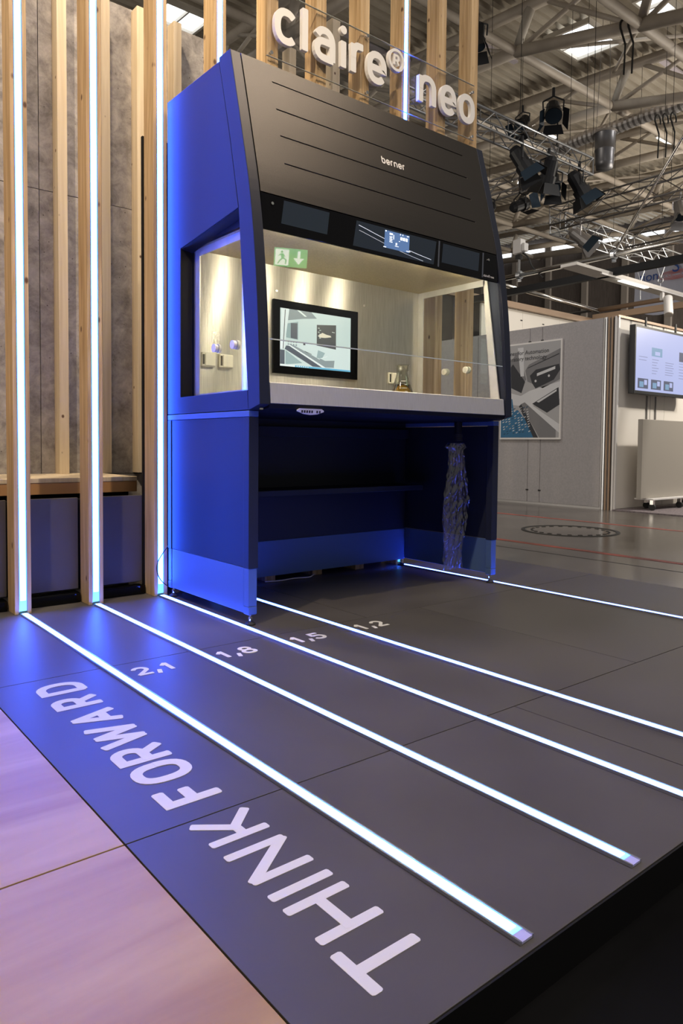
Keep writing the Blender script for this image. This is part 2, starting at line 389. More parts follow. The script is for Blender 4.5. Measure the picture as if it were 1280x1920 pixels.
# --- floor light lines
Yb, Ye = .672, -1.785
def floor_led(x, y0, y1, label):
    t = thing('floor_light_strip', label, 'light strip', (x, y0, 0), 'white blue light lines set across the stage')
    h = .015
    mb = MB()
    mb.box(x-h, x-h+.003, y0, y1, .0004, .0065); mb.box(x+h-.003, x+h, y0, y1, .0004, .0065); mb.box(x-h+.003, x+h-.003, y0, y1, .0004, .0016)
    link('profile', mb, m_alu, t)
    a = y0+.012 if y0 < -1.5 else y0
    link('diffuser', MB().box(x-h+.0032, x+h-.0032, a+.006, y1, .0018, .0052), m_halo, t)
    link('diffuser', MB().box(x-h+.0032, x+h-.0032, y0, a+.0055, .0018, .0050), m_diff, t)['label'] = 'unlit end of the diffuser'
    link('light_core', MB().box(x-.0085, x+.0085, a+.014, y1-.001, .0053, .0064), m_fcore, t)
floor_led(-.603, Ye, Yb, 'leftmost light line on the stage, beside the large white lettering')
floor_led(-.303, Ye, Yb, 'light line between the white numbers 2,1 and 1,8')
floor_led(-.003, Ye, Yb, 'light line passing left of the cabinet and the white number 1,5')
floor_led(.297, Ye, Yb, 'light line passing under the cabinet left of the white number 1,2')
floor_led(1.50, Ye, Yb-.03, 'rightmost light line passing under the right side of the cabinet')

# --- timber posts
PH = 3.75
def post(x, led, label, m=None):
    t = thing('timber_post', label, 'post', (x, .745, 0), 'front row of timber posts')
    y0, y1 = .685, .787; h = .032
    m = m or m_pine
    if led:
        c = .0165; d = .018
        poly = [(x-h, y0), (x-c, y0), (x-c, y0+d), (x+c, y0+d), (x+c, y0), (x+h, y0), (x+h, y1), (x-h, y1)]
        link('timber', MB().prism_z(poly, .0003, PH), m, t, .0012)
        link('led_profile', MB().box(x-c+.0003, x-c+.002, y0+.0005, y0+d-.0005, .01, PH).box(x+c-.002, x+c-.0003, y0+.0005, y0+d-.0005, .01, PH), m_alu, t)
        link('diffuser', MB().box(x-c+.0025, x+c-.0025, y0+.003, y0+d-.001, .012, PH), m_halo, t)
        link('light_core', MB().box(x-.0105, x+.0105, y0+.0008, y0+.0028, .055, PH), m_core, t)
    else:
        link('timber', MB().box(x-h, x+h, y0, y1, .0003, PH), m, t, .0012)
        link('groove', MB().box(x-.012, x+.012, y0-.0016, y0-.0001, .3, PH), m, t)['label'] = 'thin cover batten let into the front face'
    return t
post(-.603, True, 'leftmost timber post with a glowing blue white light strip')
post(-.303, True, 'second timber post from the left with a light strip')
post(-.003, True, 'timber post with a light strip directly at the left rear edge of the cabinet')
post(.300, True, 'timber post with a light strip rising behind the left part of the cabinet top')
post(.597, False, 'timber post behind the letter c of the sign')
post(.900, False, 'timber post behind the letters l and a of the sign')
post(1.200, False, 'timber post behind the letters r and e of the sign')
post(1.513, True, 'timber post with a light strip beside the registered mark of the sign')
post(1.815, False, 'timber post behind the letters n and e of the second word')
post(2.105, False, 'rightmost timber post behind the last letter o of the sign')

# --- rear concrete wall, slats, bench, low blue lit fronts
wl = thing('wall_back', '', '', (-.5, 1.55, 0), kind='structure')
WT = 3.075
xs = [-2.8, -1.545, -.285, .72]
for a, b in zip(xs[:-1], xs[1:]):
    for z0, z1 in ((0, .53), (.53, 1.993), (1.993, WT)):
        box('panel', (a+.0015, b-.0015, 1.50, 1.52, z0+.0015, z1-.0015), m_conc, wl, .001)
box('wall_frame', (-2.8, .72, 1.521, 1.58, 0, WT-.01), m_black, wl)
for x in (-.60, -.192, .034, .232, .447): box('wooden_slat', (x-.024, x+.024, 1.42, 1.4995, .5372, 3.06), m_pine2, wl, .001)
for x, w_, zt, lb in ((1.235, .026, 3.19, 'pale rear timber with its top end showing between the letters a and i'), (1.585, .03, 3.50, 'pale rear timber behind the letter i, its top end high above the sign'), (.93, .028, 2.99, 'pale short rear timber whose top shows below the letters c and l')):
    tag(box('rear_timber', (x-w_, x+w_, 1.42, 1.4995, 0, zt), m_pine2, None, .001), lb, 'timber', 'free standing rear timbers')
bn = thing('bench', 'wooden bench with tan front edge below the concrete wall', 'bench', (-.9, 1.25, 0))
box('bench_top', (-2.2, .02, 1.0, 1.499, .515, .537), m_pine2, bn, .002)
box('front_edge', (-2.2, .02, 1.002, 1.03, .463, .5148), m_tan, bn, .001)
box('bench_base', (-2.18, .0, 1.06, 1.498, 0.0005, .5145), m_black, bn)
lw = thing('low_partition', 'low dark laminate partition standing behind the lit posts', 'partition', (-1.0, .83, 0))
for a, b in ((-2.1, -1.205), (-1.2, -.635), (-.568, -.338), (-.268, -.040)):
    box('partition_panel', (a, b, .806, .826, .055, .458), m_lam, lw, .001)
box('partition_core', (-2.1, -.036, .827, .85, .055, .45), m_black, lw)
for a, b in ((-2.1, -.64), (-.566, -.34), (-.266, -.04)):
    box('plinth', (a, b, .765, .84, .0005, .045), m_gblack, lw, .006)
tag(box('back_board', (-.041, 1.46, .7895, .8050, .0005, 2.10), m_black), 'black board standing upright behind the cabinet', 'board')

# ============================================================ SAFETY CABINET
XL, XR = .02, 1.515
cab = thing('safety_cabinet', 'large dark laboratory safety cabinet with glass front on a steel stand', 'cabinet', (.77, .3, 0))
prof = [(.117, 2.231), (.065, 2.074), (.017, 1.922), (-.034, 1.685), (-.073, 1.401), (-.097, 1.122), (-.11, .851)]
def smooth_profile(P, n=6):
    out = []
    for i in range(len(P)-1):
        p0 = P[i-1] if i else (2*P[0][0]-P[1][0], 2*P[0][1]-P[1][1]); p1, p2 = P[i], P[i+1]
        p3 = P[i+2] if i+2 < len(P) else (2*P[-1][0]-P[-2][0], 2*P[-1][1]-P[-2][1])
        for k in range(n):
            t = k/n
            out.append(tuple(.5*(2*b+(c-a)*t+(2*a-5*b+4*c-d)*t*t+(-a+3*b-3*c+d)*t**3) for a, b, c, d in zip(p0, p1, p2, p3)))
    return out+[P[-1]]
prof = smooth_profile([(.112, 2.231), (.070, 2.074), (.022, 1.890), (-.034, 1.660), (-.074, 1.401), (-.098, 1.122), (-.11, .851)])
seam = [(.2, 2.217), (.116, 1.91), (.047, 1.61), (-.024, .907), (-.03, .832)]
panelpoly = [(.66, .832), (.66, 2.219), (.2, 2.217), (.118, 1.91), (.049, 1.61), (.533, 1.551), (.534, .904), (-.022, .907), (-.028, .832)]
framepoly = prof + [(-.03, .83)] + [(-.025, .907), (.045, 1.61), (.114, 1.91), (.198, 2.217), (.198, 2.232)]
def sidey(y): return y
for s_, xa, xb in (('l', XL, XL+.045), ('r', XR-.045, XR)):
    link('side_panel', MB().prism_x(panelpoly, xa+.0008 if s_ == 'l' else xa, xb if s_ == 'l' else xb-.0008), m_shell, cab, .0015)
    link('front_frame', MB().prism_x(framepoly, xa, xb), m_shell if False else [m_shell, m_graph], cab, .002)
    # black reveal around the window opening
    iw = [(.533, 1.551), (.534, .904), (-.022, .907), (.049, 1.61)]
    def inset(p, d):
        cx_, cz_ = .28, 1.23; return (p[0]+(-d if p[0] > cx_ else d), p[1]+(-d*1.2 if p[1] > cz_ else d*.2))
    ow = iw; inn = [inset(p, .012) for p in iw]
    xg = XL+.05 if s_ == 'l' else XR-.05
    mb = MB()
    x0_, x1_ = (XL+.004, XL+.052) if s_ == 'l' else (XR-.052, XR-.004)
    for i in range(4):
        j = (i+1) % 4
        mb.add([(x0_, *ow[i]), (x0_, *ow[j]), (x0_, *[a*.8+b*.2 for a, b in zip(ow[j], inn[j])]), (x0_, *[a*.8+b*.2 for a, b in zip(ow[i], inn[i])]),
                (x1_, *ow[i]), (x1_, *ow[j]), (x1_, *inn[j]), (x1_, *inn[i])],
               [(0, 1, 2, 3), (4, 7, 6, 5), (3, 2, 6, 7), (0, 4, 5, 1)])
    link('window_reveal', mb, m_black, cab)
    pane = link('side_window', MB().prism_x([(p[0], p[1]) for p in inn], xg-.002, xg+.002), m_pane, cab)
    kx = (xg-.016, xg-.0025, xg+.0025, xg+.012) if s_ == 'l' else (xg-.012, xg-.0025, xg+.0025, xg+.016)
    for ky in (.30, .15):
        k_ = MB(); k_.tube((kx[0], ky, 1.10), (kx[1], ky, 1.10), .017, 16); k_.tube((kx[2], ky, 1.10), (kx[3], ky, 1.10), .019, 16)
        k_.tube((kx[3]-.001 if s_ == 'l' else kx[0]-.004, ky, 1.10), (kx[3]+.006 if s_ == 'l' else kx[0], ky, 1.10), .009, 12)
        link('valve_knob', k_, m_outl, pane)
# hood with pressed horizontal lines
def profY(z):
    for (ya, za), (yb, zb) in zip(prof[:-1], prof[1:]):
        if zb <= z <= za: return yb+(ya-yb)*(z-zb)/(za-zb)
    return prof[0][0]
HX0, HX1 = XL+.049, XR-.049
zs = [2.232]; grooves = [2.154, 2.036, 1.922, 1.805]
zz = sorted(set([2.231, 2.157, 2.154, 2.151, 2.039, 2.036, 2.033, 1.925, 1.922, 1.919, 1.808, 1.805, 1.802, 1.662]+[round(2.22-.02*i, 3) for i in range(28) if min(abs(2.22-.02*i-q) for q in grooves) > .008]), reverse=True)
xx = [HX0, .20, .203, 1.34, 1.343, HX1]
vs = []; fs = []
for z in zz:
    for x in xx:
        d = .0035 if (z in grooves and .2 < x < 1.343 and x not in (.2, 1.343)) else 0
        vs.append((x, profY(z)+d, z))
nx = len(xx)
for i in range(len(zz)-1):
    for j in range(nx-1): fs.append((i*nx+j, i*nx+j+1, (i+1)*nx+j+1, (i+1)*nx+j))
b0 = len(vs)
for z in zz:
    for x in (HX0, HX1): vs.append((x, profY(z)+.03, z))
for i in range(len(zz)-1):
    fs.append((i*nx, (i+1)*nx, b0+2*i+2, b0+2*i)); fs.append((i*nx+nx-1, b0+2*i+1, b0+2*i+3, (i+1)*nx+nx-1)); fs.append((b0+2*i, b0+2*i+2, b0+2*i+3, b0+2*i+1))
fs.append(tuple([*range(0, nx)])+(b0+1, b0)); L_ = (len(zz)-1)*nx; fs.append(tuple([*range(L_, L_+nx)])+(b0+2*len(zz)-1, b0+2*len(zz)-2))
mb = MB(); mb.add(vs, fs); hood = link('hood_panel', mb, m_graph, cab)
link('hood_backing', MB().prism_x([(.15, 2.219), (.12, 2.05), (.07, 1.9), (.03, 1.70), (.03, 1.56), (.53, 1.56), (.655, 1.7), (.655, 2.218)], XL+.0465, XR-.0465), m_black, cab)
link('top_cover', MB().box(XL+.0465, XR-.0465, .16, .66, 2.219, 2.2235), m_shell, cab)
# logo on the hood
def hf(x, y, d):
    z = y; yy = profY(z); return (x, yy-.0006-d, z)
lg = MB(); cx = .752
for ch, wch in (('b', .0225), ('e', .0225), ('r', .015), ('n', .0225), ('e', .0225), ('r', .015)):
    glyph(lg, ch, cx, cx+wch, 1.957, 1.9835, .0056, hf, .0006); cx += wch+.0048
lab(link('logo', lg, m_gwhite if False else m_white, hood), 'small white maker lettering')
# black glass fascia with displays
fa = link('control_fascia', MB().prism_x([(-.0335, 1.658), (-.049, 1.52), (-.043, 1.517), (-.0355, 1.56), (.02, 1.60), (.02, 1.658)], HX0, HX1), m_gblack, cab, .001)
ft = Vector((0, -.049+.0335, 1.52-1.658)).normalized(); fnn = Vector((0, -1, .112)).normalized()
def faf(x, y, d):      # y: distance down from the top edge
    p = Vector((0, -.0335, 1.658))+ft*y+fnn*(.0006+d); return (x, p.y, p.z)
def fpatch(x0, x1, y0, y1, d, sk=0): mb = MB(); mb.quad(faf(x0, y0, d), faf(x1, y0, d), faf(x1-sk, y1, d), faf(x0-sk, y1, d)); return mb
m_fdark = mat('smoked display glass', (.018, .028, .042), .12); m_fdark2 = mat('display divider', (.07, .08, .10), .2)
m_scr = emis('display screen blue', (.10, .20, .42), .9, (.02, .02, .03)); m_scrw = emis('display graphics white', (.85, .92, 1.), 1.6)
m_swoosh = emis('display light curve', (.22, .34, .52), .8)
link('display_window', fpatch(.175, .40, .010, .105, .0, .02), m_fdark, fa)
link('display_window', fpatch(.545, 1.03, .012, .125, .0, .03), m_fdark, fa)
link('display_window', fpatch(1.075, 1.335, .012, .105, .0, .02), m_fdark, fa)
for xd in (1.045, 1.358): link('divider', fpatch(xd, xd+.010, .005, .13, .0004, .02), m_fdark2, fa)
sw = MB()
for k, oy in ((0, 0), (1, .022)):
    pts = [(.555+.43*t, .03+oy+.075*t**1.1+.01*math.sin(t*PI)) for t in [i/16 for i in range(17)]]
    for a, b in zip(pts[:-1], pts[1:]):
        hw = .0014 if k == 0 else .0008
        if max(a[1], b[1]) < .122: sw.quad(faf(a[0], a[1]-hw, .0006), faf(b[0], b[1]-hw, .0006), faf(b[0], b[1]+hw, .0006), faf(a[0], a[1]+hw, .0006))
link('light_curve', sw, m_swoosh, fa)
scn = link('screen', fpatch(.705, .855, .020, .100, .0008, .012), m_scr, fa)
gm = MB()
def gq(x0, x1, y0, y1): sk = lambda y: .012*(y-.02)/.08; gm.quad(faf(x0-sk(y0), y0, .0014), faf(x1-sk(y0), y0, .0014), faf(x1-sk(y1), y1, .0014), faf(x0-sk(y1), y1, .0014))
gq(.708, .714, .022, .027); gq(.733, .752, .029, .037); gq(.757, .760, .034, .055)
for i in range(3): gq(.799+i*.016, .811+i*.016, .036, .050)
for i in range(5): gq(.734, .752-.003*(i % 2), .044+i*.006, .0465+i*.006)
gq(.796, .800, .022, .028); gq(.811, .815, .022, .028); gq(.838, .850, .024, .027)
gq(.772, .780, .068, .078); gq(.768, .790, .082, .084); gq(.700, .716, .096, .099); gq(.838, .862, .092, .095); gq(.79, .797, .056, .058)
link('screen_graphics', gm, m_scrw, scn)
for xd in (.118, 1.398):
    mb = MB(); mb.tube(faf(xd, .035, .0), faf(xd, .035, .004), .006, 12); link('sensor_dot', mb, m_chrome, fa)
link('model_name', text_mesh('claire\u00ae neo', .017, lambda x, y, d: faf(1.352+x, .124-y, d)), m_white, fa)
# stainless interior
it = link('work_chamber', MB().box(HX0+.006, HX1-.006, .500, .512, .905, 1.552), m_steel, cab)
lab(it, 'brushed stainless rear wall')
link('chamber_ceiling', MB().box(HX0+.006, HX1-.006, -.034, .4995, 1.548, 1.5555), m_ceil, cab)
link('work_surface', MB().box(HX0+.006, HX1-.006, -.07, .4995, .905, .918), m_ssheet, cab)
for xa, xb in ((HX0+.006, HX0+.012), (HX1-.012, HX1-.006)):
    link('corner_post', MB().box(xa, xb, .462, .4995, .919, 1.547), m_ssheet, cab)
    link('corner_post', MB().prism_x([(.016, 1.545), (.04, 1.545), (-.025, .925), (-.078, .925)], xa, xb), m_ssheet, cab)
    link('ceiling_edge_strip', MB().box(xa, xb, .03, .462, 1.515, 1.547), m_ssheet, cab)
for i in range(5):
    x = .24+i*.26
    link('work_light', MB().box(x-.022, x+.022, -.036, -.014, 1.537, 1.547), m_cabl, cab)
# rear wall outlets
for xo, zo in ((.135, 1.075), (.225, 1.075), (1.262, 1.065)):
    ou = link('outlet', MB().box(xo-.034, xo+.034, .487, .4995, zo-.030, zo+.030), m_outl, cab, .003)
    link('outlet_lid', MB().box(xo-.018, xo+.031, .4825, .4868, zo-.026, zo+.026), m_outl, ou, .001)
    link('outlet_slot', MB().box(xo-.031, xo-.021, .486, .4869, zo-.022, zo+.022), m_rubber, ou)
for xs_ in (.50, .655, 1.05): link('bolt', MB().tube((xs_, .495, 1.43), (xs_, .4999, 1.43), .006, 10), m_chrome, cab)
# sash
sy = lambda z: -.050-.040*(1.517-z)/.417+.004
sash = link('sash_window', MB().prism_x([(sy(1.53), 1.53), (sy(1.102), 1.102), (sy(1.102)+.005, 1.102), (sy(1.53)+.005, 1.53)], HX0+.002, HX1-.002), m_pane, cab)
link('sash_edge', MB().prism_x([(sy(1.102)-.001, 1.1018), (sy(1.102)+.006, 1.1018), (sy(1.098)+.006, 1.098), (sy(1.098)-.001, 1.098)], HX0+.002, HX1-.002), m_edge, sash)
# front sill
link('front_sill', MB().prism_x([(-.100, .934), (-.094, .937), (-.071, .925), (-.071, .856), (-.108, .856)], HX0+.001, HX1-.006), m_ssheet, cab, .001)
link('sill_tray', MB().prism_x([(-.106, .855), (-.10, .838), (.0, .826), (.65, .826), (.65, .855)], XL+.0465, XR-.0465), m_black, cab)
stk = MB(); fr = lambda x, y, d: (x, -.104+y*.55, .8365-y*.30-d)
pl = [(.205, .0), (.31, .0), (.322, -.01), (.322, -.018), (.29, -.034), (.258, -.039), (.225, -.034), (.193, -.018), (.193, -.01)]
stk.add([(x, -.110-.1*(y), .842+y*.62) for x, y in pl]+[(x, -.104-.1*y, .842+y*.62) for x, y in pl], [tuple(range(9)), tuple(range(9, 18))]+[(i, (i+1) % 9, 9+(i+1) % 9, 9+i) for i in range(9)])
so = link('rating_label', stk, m_white, cab)
lm = MB()
for i, xk in enumerate((.210, .222, .234, .246, .258, .283, .296)):
    lm.quad((xk, -.1115+.0, .835), (xk+.008, -.1115, .835), (xk+.008, -.1105, .825), (xk, -.1105, .825))
link('label_print', lm, m_rubber, so)
link('indicator', MB().tube((XL+.03, -.075, .838), (XL+.03, -.075, .832), .008, 10), m_chrome, cab)
# ---- stand
for sx, (xa, xb) in enumerate(((XL, XL+.043), (XR-.050, XR-.007))):
    out = xa if sx == 0 else xb; sg = 1 if sx == 0 else -1
    link('stand_rail', MB().box(xa, xb, -.036, .66, .806, .829), m_skirt, cab, .002)
    for (ya, yb) in ((-.036, .004), (.626, .66)):
        lg_ = link('leg', MB().box(xa, xb, ya, yb, .222, .8055), m_shell, cab, .002)
        xo0, xo1 = (xa+.002, xb-.004)
        sl = link('leg_sleeve', MB().box(xo0, xo1, ya+.002, yb-.002, .075, .2215), m_skirt, cab, .0015)
        link('sleeve_cap', MB().box(xo0-.0008, xo1+.0008, ya+.001, yb-.001, .042, .0742), m_skirt, sl, .003)
        cx_, cy_ = (xo0+xo1)/2, (ya+yb)/2
        ft_ = link('levelling_foot', MB().lathe(cx_, cy_, [(.0, .0006), (.021, .0006), (.021, .005), (.012, .012), (.006, .016), (.0, .016)], 18), m_rubber, cab, smooth=False)
        link('threaded_stem', MB().tube((cx_, cy_, .016), (cx_, cy_, .0418), .0048, 10).tube((cx_, cy_, .024), (cx_, cy_, .032), .009, 6), m_chrome, ft_)
    xp0, xp1 = (xa+.003, xa+.018) if sx == 0 else (xb-.018, xb-.003)
    link('stand_side_panel', MB().box(xp0, xp1, .0065, .6235, .224, .8045), m_shell, cab, .0015)
    link('skirt_panel', MB().box(xp0+.0005, xp1, .0045, .6235, .045, .222), m_skirt, cab, .0015)
link('stand_back_panel', MB().box(XL+.045, XR-.052, 0.598, .61, .223, .8255), m_shell, cab)
link('skirt_panel', MB().box(XL+.045, XR-.052, .598, .61, .045, .2215), m_skirt, cab)
link('cross_rail', MB().box(XL+.045, XR-.052, .57, .597, .7405, .79), m_shell, cab, .002)
sh = link('shelf', MB().box(XL+.045, XR-.12, .385, .597, .460, .487), m_shell, cab, .002)
# waste chute
ch = MB().tube((1.375, .12, .735), (1.375, .12, .826), .020, 18)
cho = link('waste_chute', ch, m_black, cab)
for k in range(4): link('ring', MB().tube((1.375, .12, .728+k*.009), (1.375, .12, .733+k*.009), .024, 18), m_rubber, cho)
# monitor in the rear wall
mo = link('monitor', MB().box(.478, 1.002, .4865, .4995, 1.04, 1.39), m_gblack, cab, .001)
lab(mo, 'black framed monitor showing a picture of a laboratory bench')
sx0, sx1, sz0, sz1 = .515, .952, 1.077, 1.352
c_ = lambda n, col, s=1.: emis('screen '+n, col, s, (.02, .02, .02))
pal = [c_('mint', (.62, .74, .70)), c_('dark', (.045, .055, .065)), c_('grey', (.24, .30, .31)), c_('pale', (.78, .86, .83)), c_('slate', (.07, .09, .12)), c_('blue', (.10, .42, .62)), c_('skin', (.85, .76, .58)), c_('teal', (.30, .42, .42))]
pic = MB()
def pq(pts, mi, k):
    y = .4862-.0002*k
    pic.add([(sx0+(sx1-sx0)*u, y, sz0+(sz1-sz0)*v) for u, v in pts], [tuple(range(len(pts)))], mi)
pq([(0, 0), (1, 0), (1, 1), (0, 1)], 0, 0)
pq([(.09, 1), (.42, 1), (.50, .90), (.30, .86), (.10, .80)], 2, 1); pq([(.22, 1), (.26, 1), (.36, .91), (.33, .905)], 3, 2)
pq([(0, .3), (.055, .3), (.12, 1), (.02, 1)], 3, 3); pq([(.06, .98), (.07, .98), (.045, .3), (.035, .3)], 1, 4)
pq([(.08, .50), (.24, .48), (.24, .80), (.08, .74)], 7, 1); pq([(.14, .50), (.23, .49), (.23, .77), (.14, .76)], 4, 3)
pq([(.50, .42), (.78, .385), (.78, .83), (.50, .79)], 1, 2); pq([(.52, .60), (.58, .66), (.64, .635), (.70, .625), (.71, .60), (.62, .575), (.54, .57)], 6, 3)
for i in range(6): pq([(.515+.02*(i % 2), .74-.035*i), (.54+.02*(i % 2), .74-.035*i), (.54+.02*(i % 2), .73-.035*i), (.515+.02*(i % 2), .73-.035*i)], 3, 3)
pq([(.72, .70), (.76, .695), (.76, .685), (.72, .69)], 3, 3)
pq([(.08, .36), (.12, .36), (.60, .02), (.47, .02), (.06, .30)], 4, 2); pq([(.10, .40), (.20, .37), (.76, .05), (.62, .04)], 2, 2); pq([(.10, .375), (.12, .385), (.64, .03), (.60, .02)], 3, 4)
pq([(.07, .28), (.30, .08), (.07, .03)], 7, 3); pq([(0, .03), (.06, .03), (.06, .28), (0, .28)], 4, 4)
for i in range(8): pq([(.10+.035*(i % 4), .45-.05*(i//4)), (.12+.035*(i % 4), .45-.05*(i//4)), (.12+.035*(i % 4), .42-.05*(i//4)), (.10+.035*(i % 4), .42-.05*(i//4))], 2, 4)
pq([(.50, .20), (.52, .34), (.62, .30), (.58, .20)], 7, 3); pq([(.52, .21), (.62, .16), (.76, .18), (.75, .05), (.62, .08)], 2, 4); pq([(.52, .175), (.53, .185), (.66, .25), (.65, .235)], 3, 5)
pq([(.33, .30), (.43, .255), (.43, .245), (.33, .29)], 1, 5); pq([(.31, .43), (.34, .43), (.34, .40), (.31, .40)], 1, 5)
pq([(0, 0), (1, 0), (1, .035), (0, .035)], 3, 5); pq([(.2, 0), (1, 0), (1, .03), (.2, .03)], 5, 6)
for i in range(6): pq([(.22+.03*i, .008), (.235+.03*i, .008), (.235+.03*i, .024), (.22+.03*i, .024)], 3, 7)
link('screen', pic, pal, mo)

# flask
fk = thing('erlenmeyer_flask', 'conical glass flask with amber liquid standing in the cabinet', 'flask', (1.145, .30, .918))
fp = [(.0, .9186), (.058, .9186), (.064, .924), (.065, .934), (.061, .955), (.033, 1.055), (.031, 1.066), (.031, 1.104), (.037, 1.108), (.037, 1.112), (.029, 1.112), (.029, 1.066), (.031, 1.055), (.059, .955), (.063, .934), (.061, .9245), (.0, .9245)]
link('flask_glass', MB().lathe(1.145, .30, fp, 32), thin_glass('flask glass', (.90, .90, .86), .12, .02, 2.2), fk, smooth=True)
link('liquid', MB().lathe(1.145, .30, [(.0, .925), (.060, .925), (.0622, .934), (.0582, .955), (.0422, 1.012), (0, 1.012)], 32), m_liquid, fk, smooth=True)
gm2 = MB()
for k in range(5):
    z = .955+k*.018; r = .0612-(z-.955)*.28+.0012
    for a in range(-3, 4):
        t = math.radians(-125+a*5); t2 = math.radians(-125+a*5+5)
        if k % 2 == 0 or a > 0:
            gm2.quad((1.145+r*math.cos(t), .3+r*math.sin(t), z), (1.145+r*math.cos(t2), .3+r*math.sin(t2), z), (1.145+(r-.0006)*math.cos(t2), .3+(r-.0006)*math.sin(t2), z+.002), (1.145+(r-.0006)*math.cos(t), .3+(r-.0006)*math.sin(t), z+.002))
link('graduation_marks', gm2, m_white, fk)

# waste bag hanging under the chute
bgm = MB(); nu, nv = 40, 60; vs = []
def bag(u, v, back):
    z = .715-.645*v
    xc = 1.345+.01*math.sin(v*5); hw = .055+.032*min(1, v*3)*(1-.3*v)-.012*math.sin(v*9)
    if v < .04: hw = .055+.03*v/.04
    a = (u-.5)*2
    puff = .018*(1-a*a)*(.6+.4*math.cos(v*6))
    cr = .005*math.sin(u*23+v*9+2*math.sin(v*7))+.0045*math.sin(v*47+u*15)*math.sin(u*9+v*4)+.003*math.sin(u*61-v*33)+.0025*math.sin(v*90+u*31)
    return (xc+a*hw, .105+(puff+cr)*(1 if back else -1)+(.003 if back else 0), z)
for back in (0, 1):
    o_ = len(vs)
    for j in range(nv+1):
        for i in range(nu+1): vs.append(bag(i/nu, j/nv, back))
    fs = [(o_+j*(nu+1)+i, o_+j*(nu+1)+i+1, o_+(j+1)*(nu+1)+i+1, o_+(j+1)*(nu+1)+i) for j in range(nv) for i in range(nu)]
    bgm.f += fs; bgm.mi += [0]*len(fs)
bgm.v = vs
bo = link('waste_bag', bgm, m_film, None, smooth=True)
tag(bo, 'long crinkled clear plastic bag hanging from the chute under the cabinet', 'bag')
# cables
def cable(name, pts, r, m, label):
    cu = bpy.data.curves.new(name, 'CURVE'); cu.dimensions = '3D'; cu.bevel_depth = r; cu.bevel_resolution = 2; cu.resolution_u = 8
    sp = cu.splines.new('NURBS'); sp.points.add(len(pts)-1); sp.use_endpoint_u = True; sp.order_u = 3
    for p, q in zip(sp.points, pts): p.co = (*q, 1)
    ob = bpy.data.objects.new('t', cu); C.objects.link(ob); dg = bpy.context.evaluated_depsgraph_get(); dg.update()
    me = bpy.data.meshes.new_from_object(ob.evaluated_get(dg)); bpy.data.objects.remove(ob)
    me.materials.clear(); me.materials.append(m); o = bpy.data.objects.new(name, me); C.objects.link(o); return tag(o, label, 'cable')
cable('cable', [(.028, .664, .235), (.005, .68, .20), (-.035, .665, .15), (-.03, .66, .10), (.0, .668, .06), (.03, .672, .04)], .0022, m_rubber, 'thin black cable looping at the rear left leg of the cabinet')
cable('cable', [(.55, .66, .006), (.62, .63, .006), (.72, .655, .006), (.80, .62, .006), (.85, .66, .006), (.9, .70, .006)], .003, m_white, 'pale cable lying on the stage behind the cabinet')

# ============================================================ SIGN
sg = thing('lettered_sign', 'clear acrylic sign with raised white letters fixed to the timber posts', 'sign', (1.32, .66, 2.61))
ac = MB()
pl0 = [(.55, 2.613), (2.088, 2.613), (2.088, 2.945), (.55, 2.945)]
link('acrylic_panel', MB().box(.55, 2.088, .665, .6745, 2.613, 2.945), m_acryl, sg, .001)
edge = MB(); e = .0016
edge.box(.55, 2.088, .6645, .675, 2.6114, 2.6126).box(.55, 2.088, .6645, .675, 2.9454, 2.9466)
link('panel_edge', edge, m_edge, sg)
for px_, pz_ in ((.575, 2.63), (.575, 2.93), (2.07, 2.90), (2.07, 2.63), (1.2, 2.63), (1.2, 2.93)):
    link('standoff', MB().tube((px_, .6745, pz_), (px_, .6845, pz_), .007, 10).tube((px_, .659, pz_), (px_, .665, pz_), .009, 10), m_chrome, sg)
lf = lambda x, y, d: (x, .6645-d, y)
zb, xh = 2.682, .176
SW = .037
for ch_, a, b in (('c', .578, .722), ('l', .745, .784), ('a', .822, .960), ('i', .996, 1.035), ('r', 1.066, 1.165), ('e', 1.180, 1.325), ('n', 1.577, 1.722), ('e', 1.757, 1.898), ('o', 1.922, 2.068)):
    mb = MB()
    if ch_ == 'l': glyph(mb, ch_, a, b, zb, zb+xh*1.0, SW, lf, .022, .3)
    else: glyph(mb, ch_, a, b, zb, zb+xh, SW, lf, .022, .3)
    if ch_ == 'i': mb.tube((1.0155, .6645, 2.889), (1.0155, .6425, 2.889), .0215, 24)
    link('letter', mb, m_wletter, sg)
rg = MB(); pts = arc(1.400, 2.862, .054, .054, 0, 360, 40)[:-1]
for poly in ribbon(pts, .0155, True):
    rg.add([lf(p.x, p.y, 0) for p in poly]+[lf(p.x, p.y, .022) for p in poly], [(4, 5, 6, 7), (0, 1, 5, 4), (1, 2, 6, 5), (2, 3, 7, 6), (3, 0, 4, 7)])
glyph(rg, 'R', 1.379, 1.422, 2.831, 2.893, .0125, lf, .022, .3)
link('registered_mark', rg, m_wletter, sg)

# exit sign behind the photographer, mirrored in the sash glass
ec = Vector((4.64, -5.90, 4.57)); ea = Vector((.427, .149, -.127)).normalized(); ea.z = -.05; ea.normalize()
en = Vector((-.556, .732, -.393)).normalized(); eu = en.cross(ea).normalized()
if eu.z < 0: eu = -eu
ex = thing('exit_sign', 'lit green escape sign with running figure and arrow, seen mirrored in the cabinet glass', 'sign', tuple(ec))
def ef(x, y, d): p = ec+ea*x+eu*y+en*d; return tuple(p)
def eb(x0, x1, y0, y1, d0, d1):
    v = [ef(x, y, d) for d in (d0, d1) for y in (y0, y1) for x in (x0, x1)]
    return MB().add(v, [(0, 2, 3, 1), (4, 5, 7, 6), (0, 1, 5, 4), (2, 6, 7, 3), (0, 4, 6, 2), (1, 3, 7, 5)])
link('sign_box', eb(-.25, .25, -.13, .13, -.05, 0), m_green, ex)
rm = MB()
